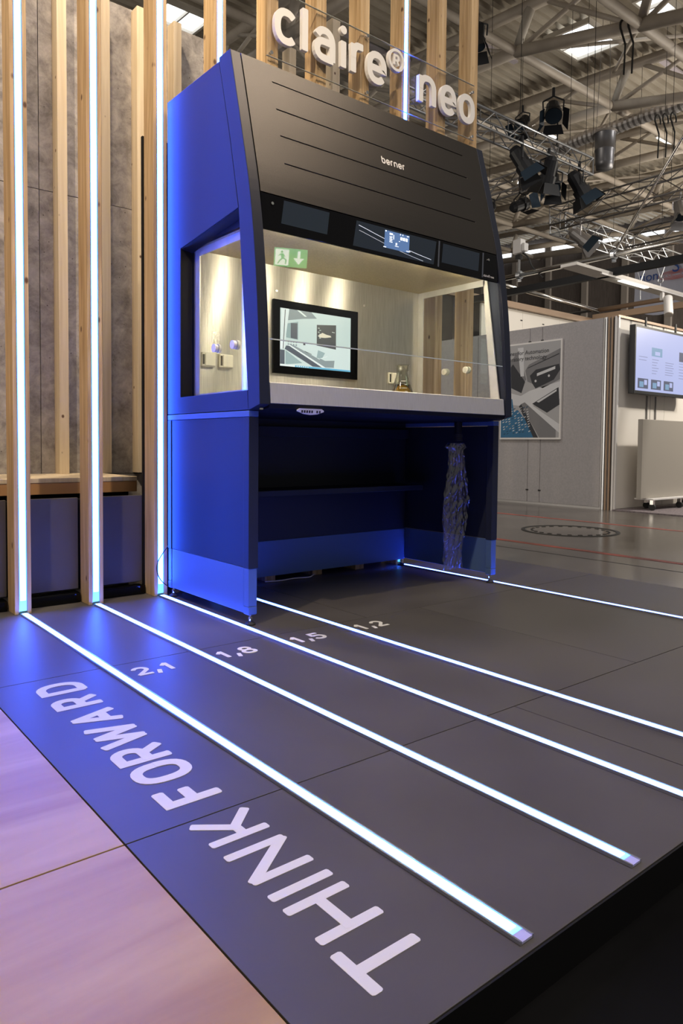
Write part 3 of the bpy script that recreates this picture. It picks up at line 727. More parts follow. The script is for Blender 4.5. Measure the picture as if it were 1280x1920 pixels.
def ep(pts, d=.004): n = len(pts); rm.add([ef(x, y, d) for x, y in pts], [tuple(range(n))])
ep([(-.23, -.11), (-.03, -.11), (-.03, .11), (-.23, .11)])
ep([(.10, .0), (.10, .10), (.14, .10), (.14, .0), (.20, .0), (.12, -.09), (.04, .0)])
link('sign_print', rm, m_gwhite, ex)
rn = MB()
def er(pts, d=.008): n = len(pts); rn.add([ef(x, y, d) for x, y in pts], [tuple(range(n))])
er([(-.135+.018*math.cos(t*PI/5), .075+.018*math.sin(t*PI/5)) for t in range(10)])
er([(-.16, .05), (-.11, .055), (-.10, -.01), (-.14, -.015)]); er([(-.15, .05), (-.19, .02), (-.185, .01), (-.14, .035)]); er([(-.115, .05), (-.08, .01), (-.09, .005), (-.12, .03)])
er([(-.135, -.01), (-.17, -.04), (-.20, -.09), (-.185, -.095), (-.15, -.05), (-.115, -.015)]); er([(-.125, -.01), (-.08, -.04), (-.085, -.09), (-.07, -.09), (-.06, -.035), (-.10, .0)])
link('running_figure', rn, m_green, ex)
for k, (a, b) in enumerate((((-.2, .13), (-.2, 5.0)), ((.2, .13), (.2, 5.0)))):
    p = Vector(ef(a[0], a[1], -.02)); link('hanger', MB().tube(p, (p.x, p.y, 9.7), .004, 6), m_alu, ex)

# ============================================================ HALL ROOF
S_ = .07; Z0 = 10.2
zdk = lambda y: Z0+S_*y
X0d, X1d, Y0d, Y1d = -4, 31, -3, 27
dk = MB(); per = .32; y = Y0d; vs = []; fs = []; k = 0
ys = []
while y < Y1d:
    ys += [(y, 0), (y+.15, 0), (y+.165, .17), (y+.305, .17)]; y += per
for (yy, dz) in ys: vs += [(X0d, yy, zdk(yy)+dz), (X1d, yy, zdk(yy)+dz)]
for i in range(len(ys)-1): fs.append((2*i, 2*i+1, 2*i+3, 2*i+2))
dk.add(vs, fs)
cl = thing('ceiling', '', '', (14, 12, 10), kind='structure')
link('corrugated_deck', dk, m_deck, cl)
def lower(y):
    if y > 9.4: return 9.78+(y-9.4)*.075
    if y > 8.2: return 9.69+(y-8.2)*.075
    return 9.69-(8.2-y)*.235
tr_x = [8.1, 12.2, 16.3, 20.4, 24.6, 28.6]
joints = [-.8, 2.2, 5.2, 8.2, 11.4, 14.6, 17.8, 21.0, 24.2]
for n_, x in enumerate(tr_x):
    t = thing('roof_truss', ['nearest tubular roof truss at the top centre of the view', 'second tubular roof truss crossing the square skylight', 'third tubular roof truss behind the skylight with a vertical strut',
               'fourth tubular roof truss behind the shiny duct', 'fifth tubular roof truss above the right rig', 'farthest tubular roof truss near the hall wall'][n_], 'roof truss', (x, 10, 9), 'tubular roof trusses')
    link('upper_chord', MB().tube((x, -3, zdk(-3)-.2), (x, 27, zdk(27)-.2), .13, 12), m_roofst, t, smooth=True)
    for a, b in zip(joints[:-1], joints[1:]):
        link('lower_chord', MB().tube((x, a, lower(a)), (x, b, lower(b)), .13, 12), m_roofst, t, smooth=True)
    for i, j in enumerate(joints):
        if 0 < i:
            link('strut', MB().tube((x, j, lower(j)), (x, j-.4, zdk(j-.4)-.2), .09, 10, .12), m_rooflt if i % 2 else m_roofst, t, smooth=True)
            if i < len(joints)-1: link('diagonal', MB().tube((x, j+.05, lower(j)), (x, j+2.2, zdk(j+2.2)-.25), .055, 8), m_roofst, t, smooth=True)
            link('diagonal', MB().tube((x, j-.05, lower(j)), (x, j-2.4, zdk(j-2.4)-.25), .055, 8), m_roofst, t, smooth=True)
for n_, j in enumerate([5.2, 8.2, 11.4, 14.6, 17.8, 21.0]):
    o = link('roof_purlin', MB().tube((-4, j, lower(j)), (31, j, lower(j)), .10, 12), m_roofst, None, smooth=True)
    tag(o, ['nearest long cross tube joining the roof trusses', 'second long cross tube joining the roof trusses, beside the skylight', 'third long cross tube joining the roof trusses', 'fourth long cross tube joining the roof trusses', 'fifth long cross tube joining the roof trusses', 'farthest long cross tube joining the roof trusses'][n_], 'roof tube', 'long cross tubes of the roof')
def brace(p, q, r=.045): return MB().tube(p, q, r, 8)
wbl = ['nearest thin diagonal tube beside the square skylight', 'thin diagonal tube crossing the square skylight', 'thin diagonal tube between the third and fourth roof trusses, rising away', 'thin diagonal tube between the third and fourth roof trusses, falling away', 'thin diagonal tube between the fourth and fifth roof trusses, rising away', 'thin diagonal tube between the fourth and fifth roof trusses, falling away', 'thin diagonal tube behind the timber posts, rising away', 'thin diagonal tube behind the timber posts, falling away', 'farthest thin diagonal tube near the hall wall', 'thin diagonal tube just right of the rightmost timber post']
wb = [((12.2, 5.2, 9.0), (16.3, 8.2, 10.55)), ((12.2, 8.2, 9.7), (16.3, 5.2, 10.35)), ((16.3, 8.2, 9.7), (20.4, 11.4, 10.8)), ((16.3, 11.4, 9.9), (20.4, 8.2, 10.55)), ((20.4, 11.4, 9.9), (24.6, 14.6, 11.0)),
      ((20.4, 14.6, 10.2), (24.6, 11.4, 10.8)), ((8.1, 11.4, 9.9), (12.2, 14.6, 11.0)), ((8.1, 14.6, 10.2), (12.2, 11.4, 10.8)), ((24.6, 14.6, 10.2), (28.6, 17.8, 11.2)), ((12.2, 11.4, 9.9), (16.3, 14.6, 11.0))]
for (p, q), lb in zip(wb, wbl): tag(link('roof_brace', brace(p, q), m_roofst, None, smooth=True), lb, 'roof tube', 'thin diagonal braces of the roof')
sl_ = [((14.55, 8.0, 1.35, 1.15), 'bright square skylight at the upper right behind a roof tube'), ((6.85, 14.2, 1.1, .9), 'bright skylight above the concrete wall at the top left'), ((14.3, 6.0, .9, .5), 'small bright skylight at the very top right'),
       ((15.9, 16.3, 1.3, .9), 'bright skylight seen between the posts above the cabinet'), ((9.8, 17.2, 1.2, .8), 'skylight far behind the middle timber posts')]
for (x, y, a, b), lb in sl_:
    t = thing('skylight', lb, 'skylight', (x, y, zdk(y)))
    z = zdk(y)-.03
    def sk(x0, x1, y0, y1, dz0, dz1): # follows the roof slope
        return MB().add([(xx_, yy_, zdk(yy_)-.03+dz) for dz in (dz0, dz1) for yy_ in (y0, y1) for xx_ in (x0, x1)], [(0, 2, 3, 1), (4, 5, 7, 6), (0, 1, 5, 4), (2, 6, 7, 3), (0, 4, 6, 2), (1, 3, 7, 5)])
    link('pane', sk(x-a/2, x+a/2, y-b/2, y+b/2, -.02, .02), m_sky, t)
    for q in ((x-a/2-.06, x-a/2, y-b/2-.06, y+b/2+.06), (x+a/2, x+a/2+.06, y-b/2-.06, y+b/2+.06), (x-a/2, x+a/2, y-b/2-.06, y-b/2), (x-a/2, x+a/2, y+b/2, y+b/2+.06), (x-.02, x+.02, y-b/2, y+b/2)):
        link('frame', sk(*q, -.10, .02), m_rooflt, t)
for x, y, lb in ((21.9, 9.5, 'strip lamp under the roof at the right edge'), (22.4, 15.6, 'strip lamp under the roof above the second lighting rig'), (10.6, 9.3, 'strip lamp under the roof near the rightmost post'), (18.4, 11.9, 'strip lamp under the roof behind the hanging canister')):
    t = thing('strip_lamp', lb, 'lamp', (x, y, zdk(y)-.2)); z = zdk(y)-.22
    link('housing', MB().box(x-.75, x+.75, y-.09, y+.09, z, z+.06), m_white, t); link('lamp_tube', MB().box(x-.7, x+.7, y-.06, y+.06, z-.03, z-.0005), m_tube, t)
for i, (x, y) in enumerate(((13.4, 9.9), (17.5, 7.2), (18.6, 12.2), (21.6, 13.2), (11.0, 12.0), (17.8, 5.2))):
    o = link('light_rib', MB().box(x-1.0, x+1.0, y-.07, y+.07, zdk(y)-.06, zdk(y)-.005), mat('lilac rib', (.55, .50, .55), .5)); tag(o, 'pale lilac strip along the roof ribs, '+['just right of the square skylight', 'above the vertical strut of the third truss', 'above the shiny duct', 'near the farthest lit strip lamp', 'behind the rightmost timber post', 'at the upper right edge'][i], 'roof panel', 'pale roof strips along the ribs')
# far wall with windows
fw = thing('wall_right', '', '', (31, 12, 0), kind='structure')
y = 1.0
while y < 27:
    box('panel', (31.0, 31.1, y+.02, y+2.13, HZ, 10.75), m_farw, fw)
    box('column', (30.85, 31.0, y-.15, y+.15, HZ, zdk(y)-.3), m_col, fw)
    wv = [(xx_, yy_, zdk(yy_)+dz) for dz in (-.75, -.32) for yy_ in (y+.3, y+1.95) for xx_ in (30.90, 30.95)]
    wn = link('window', MB().add(wv, [(0, 2, 3, 1), (4, 5, 7, 6), (0, 1, 5, 4), (2, 6, 7, 3), (0, 4, 6, 2), (1, 3, 7, 5)]), m_sky, fw)
    y += 2.15
box('wall_upper', (31.1, 31.2, 1, 27, HZ, 12.1), m_farw, fw)
o = link('ring_tube', MB().tube((30.5, 0, zdk(0)-1.0), (30.5, 27, zdk(27)-1.0), .16, 12), m_roofst, fw, smooth=True)
lwall = struct('wall_far_end', MB().box(-4, 31, 27, 27.2, HZ, 12.2), m_farw)
# ducts, canister
du = MB(); pts = [(16.8, 10.4-.075*i, 9.36-.012*math.sin(i*.3)) for i in range(60)]
vs = []; n = 16
for i, p in enumerate(pts):
    r = .17+(.014 if i % 2 else -.004)
    vs += [(p[0]+r*math.cos(2*PI*j/n), p[1], p[2]+r*math.sin(2*PI*j/n)) for j in range(n)]
du.add(vs, [(i*n+j, i*n+(j+1) % n, (i+1)*n+(j+1) % n, (i+1)*n+j) for i in range(len(pts)-1) for j in range(n)])
tag(link('air_duct', du, m_galv), 'shiny ribbed silver duct running below the roof at right', 'duct')
cn = thing('ventilation_canister', 'grey metal ventilation canister hanging from the roof', 'canister', (14, 7.0, 7.1))
link('body', MB().lathe(14, 7.0, [(0, 7.99), (.245, 7.99), (.25, 7.96), (.235, 7.94), (.225, 7.62), (.23, 7.60), (.23, 7.57), (.215, 7.55), (.21, 7.30), (.18, 7.16), (0, 7.155)], 24), m_galvd, cn, smooth=True)
link('rim', MB().lathe(14, 7.0, [(.225, 7.995), (.27, 7.995), (.27, 7.95), (.225, 7.95)], 24), m_galv, cn)
for a in (0, 2.1, 4.2): link('suspension_wire', MB().tube((14+.2*math.cos(a), 7+.2*math.sin(a), 8.0), (14+.1*math.cos(a), 7+.1*math.sin(a), 10.6), .006, 5), m_alud, cn)
# straps and hanging wires
wires = [(12.2, 8.0, 9.6, 7.2), (12.6, 6.6, 10.5, 6.2), (13.2, 7.4, 10.6, 6.1), (11.2, 5.55, 10.5, 6.25), (9.0, 5.6, 10.5, 6.2), (13.4, 5.1, 10.4, 6.1), (16.3, 7.4, 9.0, 6.6), (17.0, 8.5, 10.7, 6.7), (11.6, 8.4, 10.7, 6.7), (15.4, 6.3, 10.5, 6.0)]
wl_ = ['from the second truss tube beside the last letter', 'just left of the square skylight', 'in front of the square skylight', 'above the first spotlights of the long truss', 'down to the start of the long truss', 'right of the highest spotlight', 'in front of the vertical strut', 'behind the hanging canister', 'left of the hanging canister', 'near the black straps']
for (x, y, z1, z0), lb in zip(wires, wl_):
    z1 = max(z1, zdk(y)+.03)
    tag(link('suspension_wire', MB().tube((x, y, z0), (x, y, z1), .0055, 5), m_rubber), 'thin dark roof wire hanging '+lb, 'wire', 'hanging roof wires')
for x, y, zc, k in ((12.2, 5.55, 9.08, 0), (12.2, 5.38, 9.04, 1), (16.3, 6.95, 8.9, 2), (16.3, 6.75, 8.86, 3), (16.3, 6.55, 8.82, 4), (16.3, 6.15, 8.72, 5)):
    mb = MB(); pr = [(.14*math.cos(a), .14*math.sin(a)) for a in [PI*i/8 for i in range(-1, 10)]]
    mb.path([(x+a, y, zc+b) for a, b in pr], .022, 6); mb.path([(x-.13, y, zc-.05), (x-.02, y-.05, zc-.35), (x-.05, y-.05, zc-.95)], .02, 6)
    tag(link('lashing_strap', mb, m_tape), ['black strap looped on the roof tube beside the skylight', 'black strap next to the skylight strap, on its right', 'leftmost of the four black straps on the roof tube above the canister',
        'second of the four black straps on the roof tube above the canister', 'third of the four black straps on the roof tube above the canister', 'rightmost of the four black straps on the roof tube'][k], 'strap', 'black lashing straps')

# --- lighting trusses
def rig(name_label, p, q, w_=.25, m=None, seg=None):
    p, q = Vector(p), Vector(q); d = (q-p); Ln = d.length; d.normalize(); s = d.cross(Vector((0, 0, 1))).normalized()*w_/2; u = Vector((0, 0, w_/2)); m = m or m_alu
    t = thing('lighting_truss', name_label, 'truss', tuple((p+q)/2), 'square aluminium lighting trusses')
    cs = [s+u, s-u, -s-u, -s+u]
    for c in cs: link('chord', MB().tube(p+c, q+c, .022, 8), m, t, smooth=True)
    n = max(2, int(Ln/(w_*1.15))); lac = MB()
    for i in range(n):
        a, b = p+d*(Ln*i/n), p+d*(Ln*(i+1)/n)
        for k in range(4):
            c0, c1 = cs[k], cs[(k+1) % 4]
            lac.tube(a+(c0 if i % 2 else c1), b+(c1 if i % 2 else c0), .011, 5, cap=False)
    for e_ in (p, q):
        for k in range(4): lac.tube(e_+cs[k], e_+cs[(k+1) % 4], .014, 5)
    lo = link('lacing', lac, m, t); lo['kind'] = 'stuff'
    return t
rig('long lighting truss with dark spotlights right of the sign', (6.2, 5.5, 5.98), (10.9, 5.5, 5.98), .30)
rig('short lighting truss just right of the cabinet top', (10.6, 10.5, 6.02), (10.6, 6.4, 6.02), .30, m_alud)
rig('lighting truss running to the right edge above the booth', (13.2, 7.76, 6.05), (13.2, 2.6, 6.05), .42, m_alud)
rig('cross lighting truss descending behind the booth at right', (13.45, 7.85, 6.0), (19.6, 7.85, 6.0), .42)
rig('lighting truss at the right edge behind the chrome pipe', (16.1, 7.5, 6.0), (16.1, 3.4, 6.0), .40, m_alud)

def stage_light(loc, aim, label, s=1., m=None):
    m = m or m_lamp
    t = thing('stage_spotlight', label, 'spotlight', loc, 'black stage spotlights'); L0 = Vector(loc); d = Vector(aim).normalized()
    a = d.cross(Vector((0, 0, 1))).normalized(); b = a.cross(d)
    def bx_(c, ea_, eb_, ed_):
        vs = [c+a*x*ea_+b*y_*eb_+d*z*ed_ for z in (-1, 1) for y_ in (-1, 1) for x in (-1, 1)]
        return [(0, 2, 3, 1), (4, 5, 7, 6), (0, 1, 5, 4), (2, 6, 7, 3), (0, 4, 6, 2), (1, 3, 7, 5)], vs
    mb = MB(); mb.tube(L0-d*.16*s, L0+d*.05*s, .10*s, 14); mb.tube(L0+d*.05*s, L0+d*.15*s, .125*s, 14); mb.tube(L0-d*.22*s, L0-d*.16*s, .06*s, 12, .09*s)
    link('lamp_body', mb, m, t)
    for v1, v2 in ((a, b), (b, a), (-a, b), (-b, a)):
        c = L0+d*.15*s+v1*.13*s; o_ = c+d*.15*s+v1*.07*s
        w1, w2 = .12*s, .15*s; mb = MB()
        vs = [c-v2*w1, c+v2*w1, o_+v2*w2, o_-v2*w2]; vs += [v+v1*.006 for v in vs]
        mb.add(vs, [(0, 1, 2, 3), (4, 7, 6, 5), (0, 4, 5, 1), (1, 5, 6, 2), (2, 6, 7, 3), (3, 7, 4, 0)]); link('barn_door', mb, m if v1 != a else m_lampb, t)
    link('lens', MB().tube(L0+d*.15*s, L0+d*.156*s, .115*s, 14), m_lampb, t)
    yk = MB(); top = L0+Vector((0, 0, .22*s)); yk.path([L0+a*.14*s, L0+a*.15*s+Vector((0, 0, .15*s)), top, L0-a*.15*s+Vector((0, 0, .15*s)), L0-a*.14*s], .012*s, 6)
    yk.tube(top, top+Vector((0, 0, .12*s)), .022*s, 8); link('yoke', yk, m, t)
    return t
stage_light((8.75, 5.355, 5.53), (.3, -.35, -.75), 'black spotlight with barn doors nearest the cabinet under the long truss', 1.25)
stage_light((9.52, 5.355, 5.54), (.1, .3, -.8), 'second black spotlight under the long truss', 1.2)
stage_light((10.08, 5.65, 5.566), (-.4, -.3, -.7), 'third black spotlight under the long truss, in the cluster', 1.1)
stage_light((10.46, 5.355, 5.518), (.35, -.25, -.7), 'last black spotlight at the end of the long truss', 1.3)
stage_light((9.62, 5.36, 6.62), (-.5, -.4, -.7), 'black spotlight standing high above the long truss', 1.2)
stage_light((9.15, 5.66, 6.38), (-.6, -.1, -.6), 'smaller black spotlight beside the highest one above the truss', .9)
stage_light((10.455, 7.5, 5.594), (-.7, -.1, -.6), 'black spotlight under the short truss by the cabinet edge', 1.15)
stage_light((10.745, 6.9, 5.606), (.7, -.1, .3), 'black spotlight under the short truss, farther right', 1.1)
stage_light((7.75, 5.52, 7.3), (-.2, -.1, -1), 'dark spotlight hanging beside the rightmost timber post', 1.1)
stage_light((13.41, 7.2, 5.516), (.3, -.5, -.5), 'grey blue moving spotlight under the right truss', 1.35, m_galv)
stage_light((13.41, 4.9, 5.576), (-.2, -.3, -.8), 'pale spotlight hanging near the right end of the truss', 1.1, m_galv)
stage_light((16.3, 5.2, 8.2), (-.2, -.3, -.8), 'small black spotlight hanging below the roof tube at far right', 1.0)
cable('cable', [(9.3, 5.5, 6.15), (9.5, 5.45, 6.5), (9.8, 5.5, 6.9), (10.0, 5.5, 6.6), (9.95, 5.5, 6.15)], .015, m_rubber, 'black cable loop around the highest spotlight')
cable('cable', [(7.0, 5.42, 6.15), (7.4, 5.42, 6.22), (7.9, 5.5, 6.1), (8.5, 5.45, 6.2), (9.2, 5.5, 6.05), (9.8, 5.5, 6.2), (10.4, 5.5, 6.1)], .012, m_rubber, 'black cable lying along the long lighting truss')

# ============================================================ RIGHT BOOTH
BX = 6.643
wg = thing('wall_front_right', '', '', (BX, 3.6, HZ), kind='structure')
for a, b in ((2.49, 3.362), (3.370, 3.558), (3.566, 4.45), (4.458, 5.4)):
    box('panel', (BX, BX+.05, a, b, HZ+.03, 2.283), m_boothg, wg, .001)
box('base_rail', (BX+.005, BX+.045, 2.45, 5.4, HZ, HZ+.028), m_alud, wg)
for y in (3.366, 3.562):
    for z in (.12, 2.1): box('clamp', (BX-.006, BX-.0005, y-.02, y+.02, z-.008, z+.008), m_rubber, wg)
wt = thing('wall_right_booth', '', '', (8, 2.35, HZ), kind='structure')
for a, b in ((6.70, 7.87), (7.875, 9.05), (9.055, 10.2), (10.205, 12.5)): box('panel', (a, b, 2.32, 2.37, HZ+.015, 2.27), m_boothw, wt, .001)
box('top_rail', (6.66, 12.5, 2.30, 2.39, 2.2705, 2.30), m_beam, wt)
for x in (7.40, 7.50): box('panel_joint', (x, x+.006, 2.317, 2.3195, HZ, 2.27), m_alud, wt)
bp_ = thing('booth_corner_post', 'vertical aluminium corner post of the grey and white booth', 'post', (6.66, 2.38, HZ))
for i, (x, y, m) in enumerate(((6.645, 2.475, m_alud), (6.632, 2.44, m_alu), (6.630, 2.405, m_beam), (6.635, 2.365, m_beam), (6.645, 2.325, m_white), (6.665, 2.305, m_white))):
    box('profile', (x, x+.016 if i != 5 else x+.03, y-.010, y+.012, HZ, 2.285), m, bp_, .002)
box('post_core', (6.665, 6.698, 2.33, 2.484, HZ, 2.28), m_alud, bp_)
# poster
ps = thing('poster', 'framed grey and blue laboratory machine poster on the grey booth wall', 'poster', (BX-.03, 3.5, .81))
box('poster_frame', (BX-.028, BX-.0005, 3.045, 4.02, .795, 2.09), m_white, ps, .002)
pm = [flat('print '+n, c) for n, c in (('light', (.42, .42, .43)), ('mid', (.20, .20, .21)), ('dark', (.03, .032, .04)), ('pale', (.66, .67, .69)), ('blue', (.03, .15, .30)), ('deep', (.015, .06, .12)))]
pp = MB()
def pz(pts, mi, k):   # u: 0 at far left (Y=4.0) to 1 at right (Y=3.06); v up
    pp.add([(BX-.0285-.0003*k, 4.0-.935*u, .82+1.25*v) for u, v in pts], [tuple(range(len(pts)))], mi)
pz([(0, 0), (1, 0), (1, 1), (0, 1)], 0, 0)
pz([(0, .62), (.2, .80), (.42, .60), (.36, .48), (0, .60)], 2, 1); pz([(.0, .68), (.3, .95), (.44, .62), (.30, .55)], 1, 0.5)
pz([(.28, .97), (.38, .97), (.40, .66), (.34, .66)], 3, 2); pz([(.42, .72), (.48, .78), (1, .92), (1, .60), (.72, .52), (.46, .60)], 1, 1)
pz([(.50, .66), (.60, .72), (.98, .76), (1, .70), (.90, .60), (.60, .52), (.54, .58)], 2, 3); pz([(.62, .68), (.92, .74), (.92, .71), (.62, .65)], 3, 4)
pz([(.44, .735), (.47, .75), (.98, .87), (.98, .86)], 2, 4)
pz([(0, .52), (.35, .45), (.50, .50), (1, .58), (1, .40), (.45, .33), (0, .38)], 3, 1)
pz([(0, .45), (.2, .42), (.24, .25), (0, .22)], 4, 2); pz([(0, .25), (.3, .30), (.62, .05), (.60, 0), (0, 0)], 4, 3)
pz([(.35, .36), (.42, .38), (.95, .08), (.95, 0), (.68, 0)], 1, 3); pz([(.42, .38), (.47, .38), (1, .14), (1, .05)], 3, 4); pz([(.32, .34), (.36, .36), (.66, .0), (.58, .0)], 2, 4)
pz([(.55, .36), (.98, .52), (1, .34), (.80, .26)], 2, 3); pz([(.62, .38), (.95, .50), (.95, .48), (.66, .37)], 3, 5)
rnd = random.Random(3)
for r_i in range(11):
    for c_i in range(9):
        u = .01+.055*c_i+.012*r_i*.4; v = .29-.026*r_i+.012*c_i*.3
        if u < .55-.0*r_i and v > .01 and rnd.random() < .8: pz([(u, v), (u+.032, v+.012), (u+.028, v+.018), (u-.004, v+.010)], rnd.choice((3, 5, 3, 0)), 5)
for u, v in ((.60, .60), (.82, .645)): pz([(u+.018*math.cos(t*PI/4), v+.014*math.sin(t*PI/4)) for t in range(8)], 3, 6)
link('poster_print', pp, pm, ps)
pf = lambda x, y, d: (BX-.031, 3.97-x, 1.93+y)
link('poster_text', text_mesh('Partner for Automation\nLaboratory technology', .078, lambda x, y, d: (BX-.0312, 3.99-x*1.0, 1.935+y)), pm[2], ps)
# television
tv = thing('television', 'black framed flat television showing a white slide on the booth wall', 'television', (7.6, 2.22, 1.4))
box('housing', (6.80, 8.25, 2.16, 2.235, 1.355, 2.185), m_lamp, tv, .006)
box('wall_mount', (7.2, 7.8, 2.236, 2.316, 1.55, 2.0), m_alud, tv)
m_tvs = emis('television screen white', (.50, .56, .92), .85, (.02, .02, .02)); m_tvt = emis('television screen text', (.36, .40, .70), .6, (.02, .02, .02)); m_tvd = emis('television picture dark', (.12, .14, .24), .6, (.02, .02, .02)); m_tvb = emis('television picture blue', (.22, .40, .62), .8, (.02, .02, .02))
ts = MB(); ty = 2.1595
def tq(u0, u1, v0, v1, mi, k): x = lambda u: 6.83+1.39*u; z = lambda v: 1.395+.76*v; ts.quad((x(u0), ty-.0004*k, z(v0)), (x(u1), ty-.0004*k, z(v0)), (x(u1), ty-.0004*k, z(v1)), (x(u0), ty-.0004*k, z(v1)), mi)
tq(0, 1, 0, 1, 0, 0)
for a in (.04, .27, .50):
    tq(a, a+.18, .04, .20, 2, 1); tq(a+.03, a+.10, .06, .15, 3, 2); tq(a+.11, a+.16, .10, .18, 0, 2)
tq(.27, .46, .58, .72, 3, 1); tq(.33, .42, .60, .66, 0, 2); tq(.78, .96, .56, .72, 2, 1); tq(.86, .875, .56, .72, 0, 2)
for i in range(6): tq(.05, .20-.02*(i % 2), .54-.05*i, .55-.05*i, 1, 1) if i < 2 else None; tq(.28, .40-.02*(i % 3), .52-.045*i, .53-.045*i, 1, 1); tq(.52, .68-.02*(i % 2), .50-.04*i, .51-.04*i, 1, 1); tq(.78, .92-.03*(i % 2), .52-.05*i, .53-.05*i, 1, 1)
link('screen', ts, [m_tvs, m_tvt, m_tvd, m_tvb], tv)
for x in (7.12, 7.88): box('hanging_bracket', (x, x+.03, 2.20, 2.215, 2.18, 2.31), m_rubber, tv)
for x in (7.40, 7.62): box('cable_cover', (x, x+.008, 2.30, 2.318, 1.0, 1.36), m_alud, tv)
# rolling pedestal
pd = thing('rolling_pedestal', 'beige panelled pedestal on small black castors by the white booth wall', 'pedestal', (7.7, 1.9, HZ))
box('cabinet_body', (6.775, 8.35, 2.02, 2.08, .085, 1.04), m_cart, pd, .004)
for k, (x, y) in enumerate(((6.92, 1.95), (7.16, 2.15), (8.2, 1.95), (8.1, 2.15), (7.6, 1.95))):
    cs_ = link('castor', MB().tube((x-.014, y, HZ+.055), (x+.014, y, HZ+.055), .0405, 16), m_rubber, pd); link('castor_fork', MB().box(x-.022, x+.022, y-.02, y+.02, HZ+.085, .0675), m_chrome, cs_)
link('foot_frame', MB().box(6.90, 8.25, 1.93, 2.17, .068, .0845), m_white, pd)

# header structures behind and above
hb = thing('booth_header', 'bronze header frame with white panels above the grey booth wall', 'header frame', (10, 6, 2.2))
box('header_beam', (4.6, 12.05, 5.96, 6.04, 3.24, 3.35), m_beam, hb, .003)
box('header_beam', (11.97, 12.05, -.5, 5.955, 3.30, 3.42), m_beam, hb, .003)
for a, b in ((8.6, 9.78), (9.785, 10.96), (10.965, 12.1)): box('header_panel', (a, b, 6.05, 6.09, 0, 3.235), m_boothw, hb)
for x in (9.15, 9.72, 10.4):
    for z in (3.05, 2.85): box('screw_plate', (x, x+.05, 6.041, 6.0495, z, z+.02), m_rubber, hb)
box('header_leg', (11.97, 12.05, 5.96, 6.04, 0, 3.24), m_alud, hb)
def pipe(p, q, r, m, label):
    return tag(link('pipe', MB().tube(p, q, r, 14), m, None, smooth=True), label, 'pipe', 'pipes over the booths')
pipe((8.6, 5.9, 3.60), (12.1, 5.9, 3.50), .045, m_chrome, 'pale pipe descending towards the booth header corner')
pipe((12.1, 5.9, 3.52), (12.1, -.5, 3.60), .045, m_beam, 'bronze pipe running right above the booth header')
pipe((7.5, 5.6, 3.265), (7.5, -.8, 3.265), .038, m_chrome, 'shiny chrome pipe running to the right edge above the black beam')
pipe((16, 9.3, 4.35), (16, 4.8, 4.35), .035, m_alud, 'thin grey pipe below the white lamp beam')
tag(box('black_beam', (7.46, 7.54, -.8, 5.6, 2.99, 3.085), m_black), 'long straight black beam above the grey booth', 'beam')
pipe((7.5, 2.87, 3.30), (7.5, .9, 6.05), .016, m_chrome, 'slanted thin rod rising from the chrome pipe to the upper right')
cl2 = MB().tube((7.5, 2.85, 3.265), (7.5, 2.90, 3.265), .062, 16).tube((7.5, 2.875, 3.2), (7.5, 2.875, 3.17), .03, 12); tag(link('pipe_clamp', cl2, m_alu), 'round clamp where the slanted rod meets the chrome pipe', 'clamp', 'clamps on the chrome pipe')
cl2 = MB().tube((7.5, 4.38, 3.265), (7.5, 4.44, 3.265), .062, 16).tube((7.5, 4.41, 3.2), (7.5, 4.41, 3.17), .03, 12); tag(link('pipe_clamp', cl2, m_alu), 'round clamp below the white box by the cabinet edge', 'clamp', 'clamps on the chrome pipe')
jb = thing('junction_box', 'small white box on a stem above the chrome pipe beside the cabinet', 'box', (7.5, 4.42, 3.33))
box('housing', (7.44, 7.56, 4.35, 4.50, 3.58, 3.79), m_white, jb, .01); box('flap', (7.45, 7.55, 4.29, 4.345, 3.60, 3.72), m_white, jb, .01)
link('stem', MB().tube((7.5, 4.42, 3.31), (7.5, 4.42, 3.58), .022, 10), m_chrome, jb); box('bracket', (7.47, 7.53, 4.38, 4.47, 3.50, 3.57), m_rubber, jb)
cable('cable', [(7.5, 4.38, 3.60), (7.5, 4.25, 3.52), (7.5, 4.2, 3.36), (7.5, 4.05, 3.22), (7.5, 3.98, 3.15)], .012, m_rubber, 'black cable from the white box down to the black beam')
lb_ = thing('lamp_beam', 'cream coloured beam carrying a white cylindrical spotlight', 'lamp beam', (8.5, 3.05, 3.0))
box('beam', (6.62, 11.6, 2.86, 3.10, 2.99, 3.03), m_boothw, lb_, .004); box('track', (7.2, 11.6, 2.86, 2.885, 2.965, 2.9895), m_white, lb_)
box('light_panel', (7.7, 8.4, 2.855, 2.93, 2.955, 2.9645), m_tube, lb_)
sp_ = thing('cylinder_spotlight', 'white cylindrical spotlight hanging from the cream beam', 'spotlight', (8.8, 2.88, 2.7))
link('lamp_body', MB().tube((8.84, 2.80, 2.87), (8.72, 2.72, 2.60), .062, 20), m_white, sp_); link('stem', MB().box(8.80, 8.86, 2.86, 2.90, 2.84, 2.9545), m_white, sp_)
link('lens', MB().tube((8.72, 2.72, 2.60), (8.718, 2.719, 2.596), .055, 20), m_boothw, sp_)
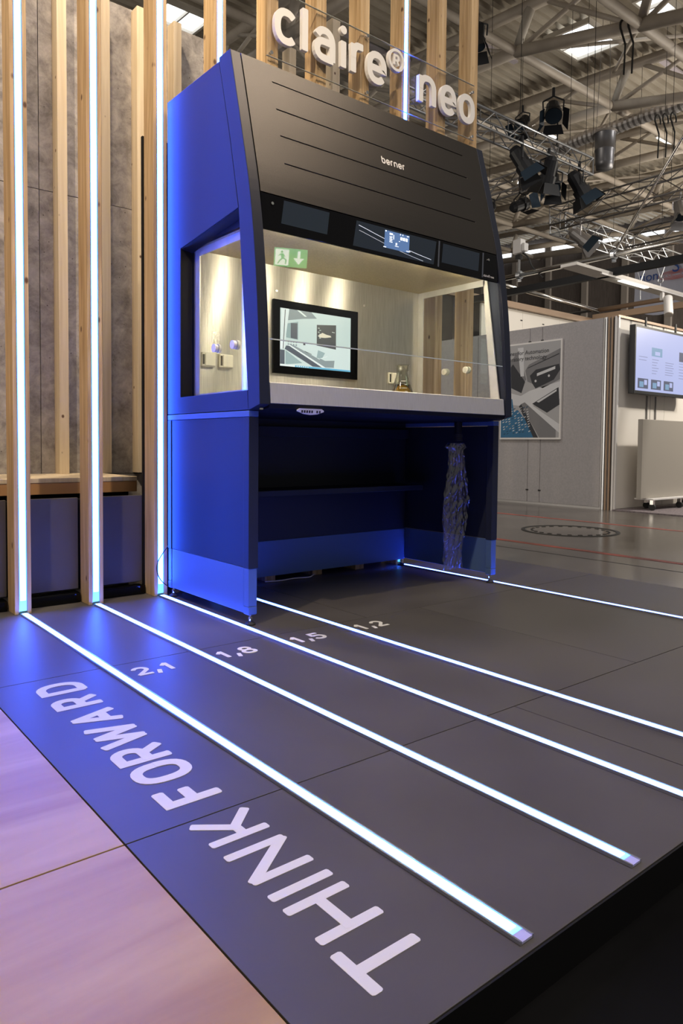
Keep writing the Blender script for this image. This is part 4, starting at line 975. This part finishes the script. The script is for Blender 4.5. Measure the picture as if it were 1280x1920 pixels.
for x, y, lb in ((12.1, 5.0, 'pair of steel wires with a ring nearest the booth header corner'), (12.1, 4.6, 'pair of steel wires with a ring, the one farther right above the header')):
    t = thing('wire_hook', lb, 'hook', (x, y, 3.6), 'wire hooks above the booth header')
    link('wire', MB().tube((x, y, 3.6), (x, y, 3.86), .012, 6).tube((x, y, 3.95), (x, y+.12, 4.3), .010, 6).tube((x, y, 3.95), (x, y-.12, 4.3), .010, 6), m_alu, t)
    mb = MB(); mb.path([(x, y+.05*math.cos(a), 3.91+.05*math.sin(a)) for a in [2*PI*i/12 for i in range(13)]], .010, 6); link('ring', mb, m_alu, t)
# banner
bn2 = thing('banner', 'white banner with navy words and red rings high at the right edge', 'banner', (15, 6, 4.2))
mb = MB(); nx_ = 24; vs = []
for i in range(nx_+1):
    y = 6.74-3.0*i/nx_
    for j, z in enumerate((5.02, 4.7, 4.42, 3.98-.18*math.sin(PI*min(1, i/10)))): vs.append((15+.03*math.sin(i*.7+j), y, z))
mb.add(vs, [(4*i+j, 4*i+j+1, 4*i+j+5, 4*i+j+4) for i in range(nx_) for j in range(3)]); n0 = len(mb.v)
link('banner_cloth', mb, m_banner, bn2)
bf = lambda x, y, d: (14.95, 6.60-x, 4.62+y)
link('banner_text', text_mesh('tion', .30, lambda x, y, d: (14.95, 6.60-x, 4.62+y)), m_navy, bn2)
link('banner_text', text_mesh('ns.', .17, lambda x, y, d: (14.95, 6.36-x, 4.46+y)), m_navy, bn2)
link('banner_text', text_mesh('S', .42, lambda x, y, d: (14.93, 5.80-x, 4.72+y)), m_navy, bn2)
rr_ = MB()
for k in range(5):
    a, b = .12+.075*k, .030+.018*k
    for q in ribbon(arc(0, 0, a, b, 0, 360, 30)[:-1], .009, True): rr_.add([(14.94, 5.70-p.x, 4.66+p.y) for p in q], [(0, 1, 2, 3)])
link('banner_rings', rr_, m_redp, bn2)

# LED neighbours left of the picture (same row of lit posts goes on)
post(-.903, True, 'lit timber post standing just outside the left edge of the picture')
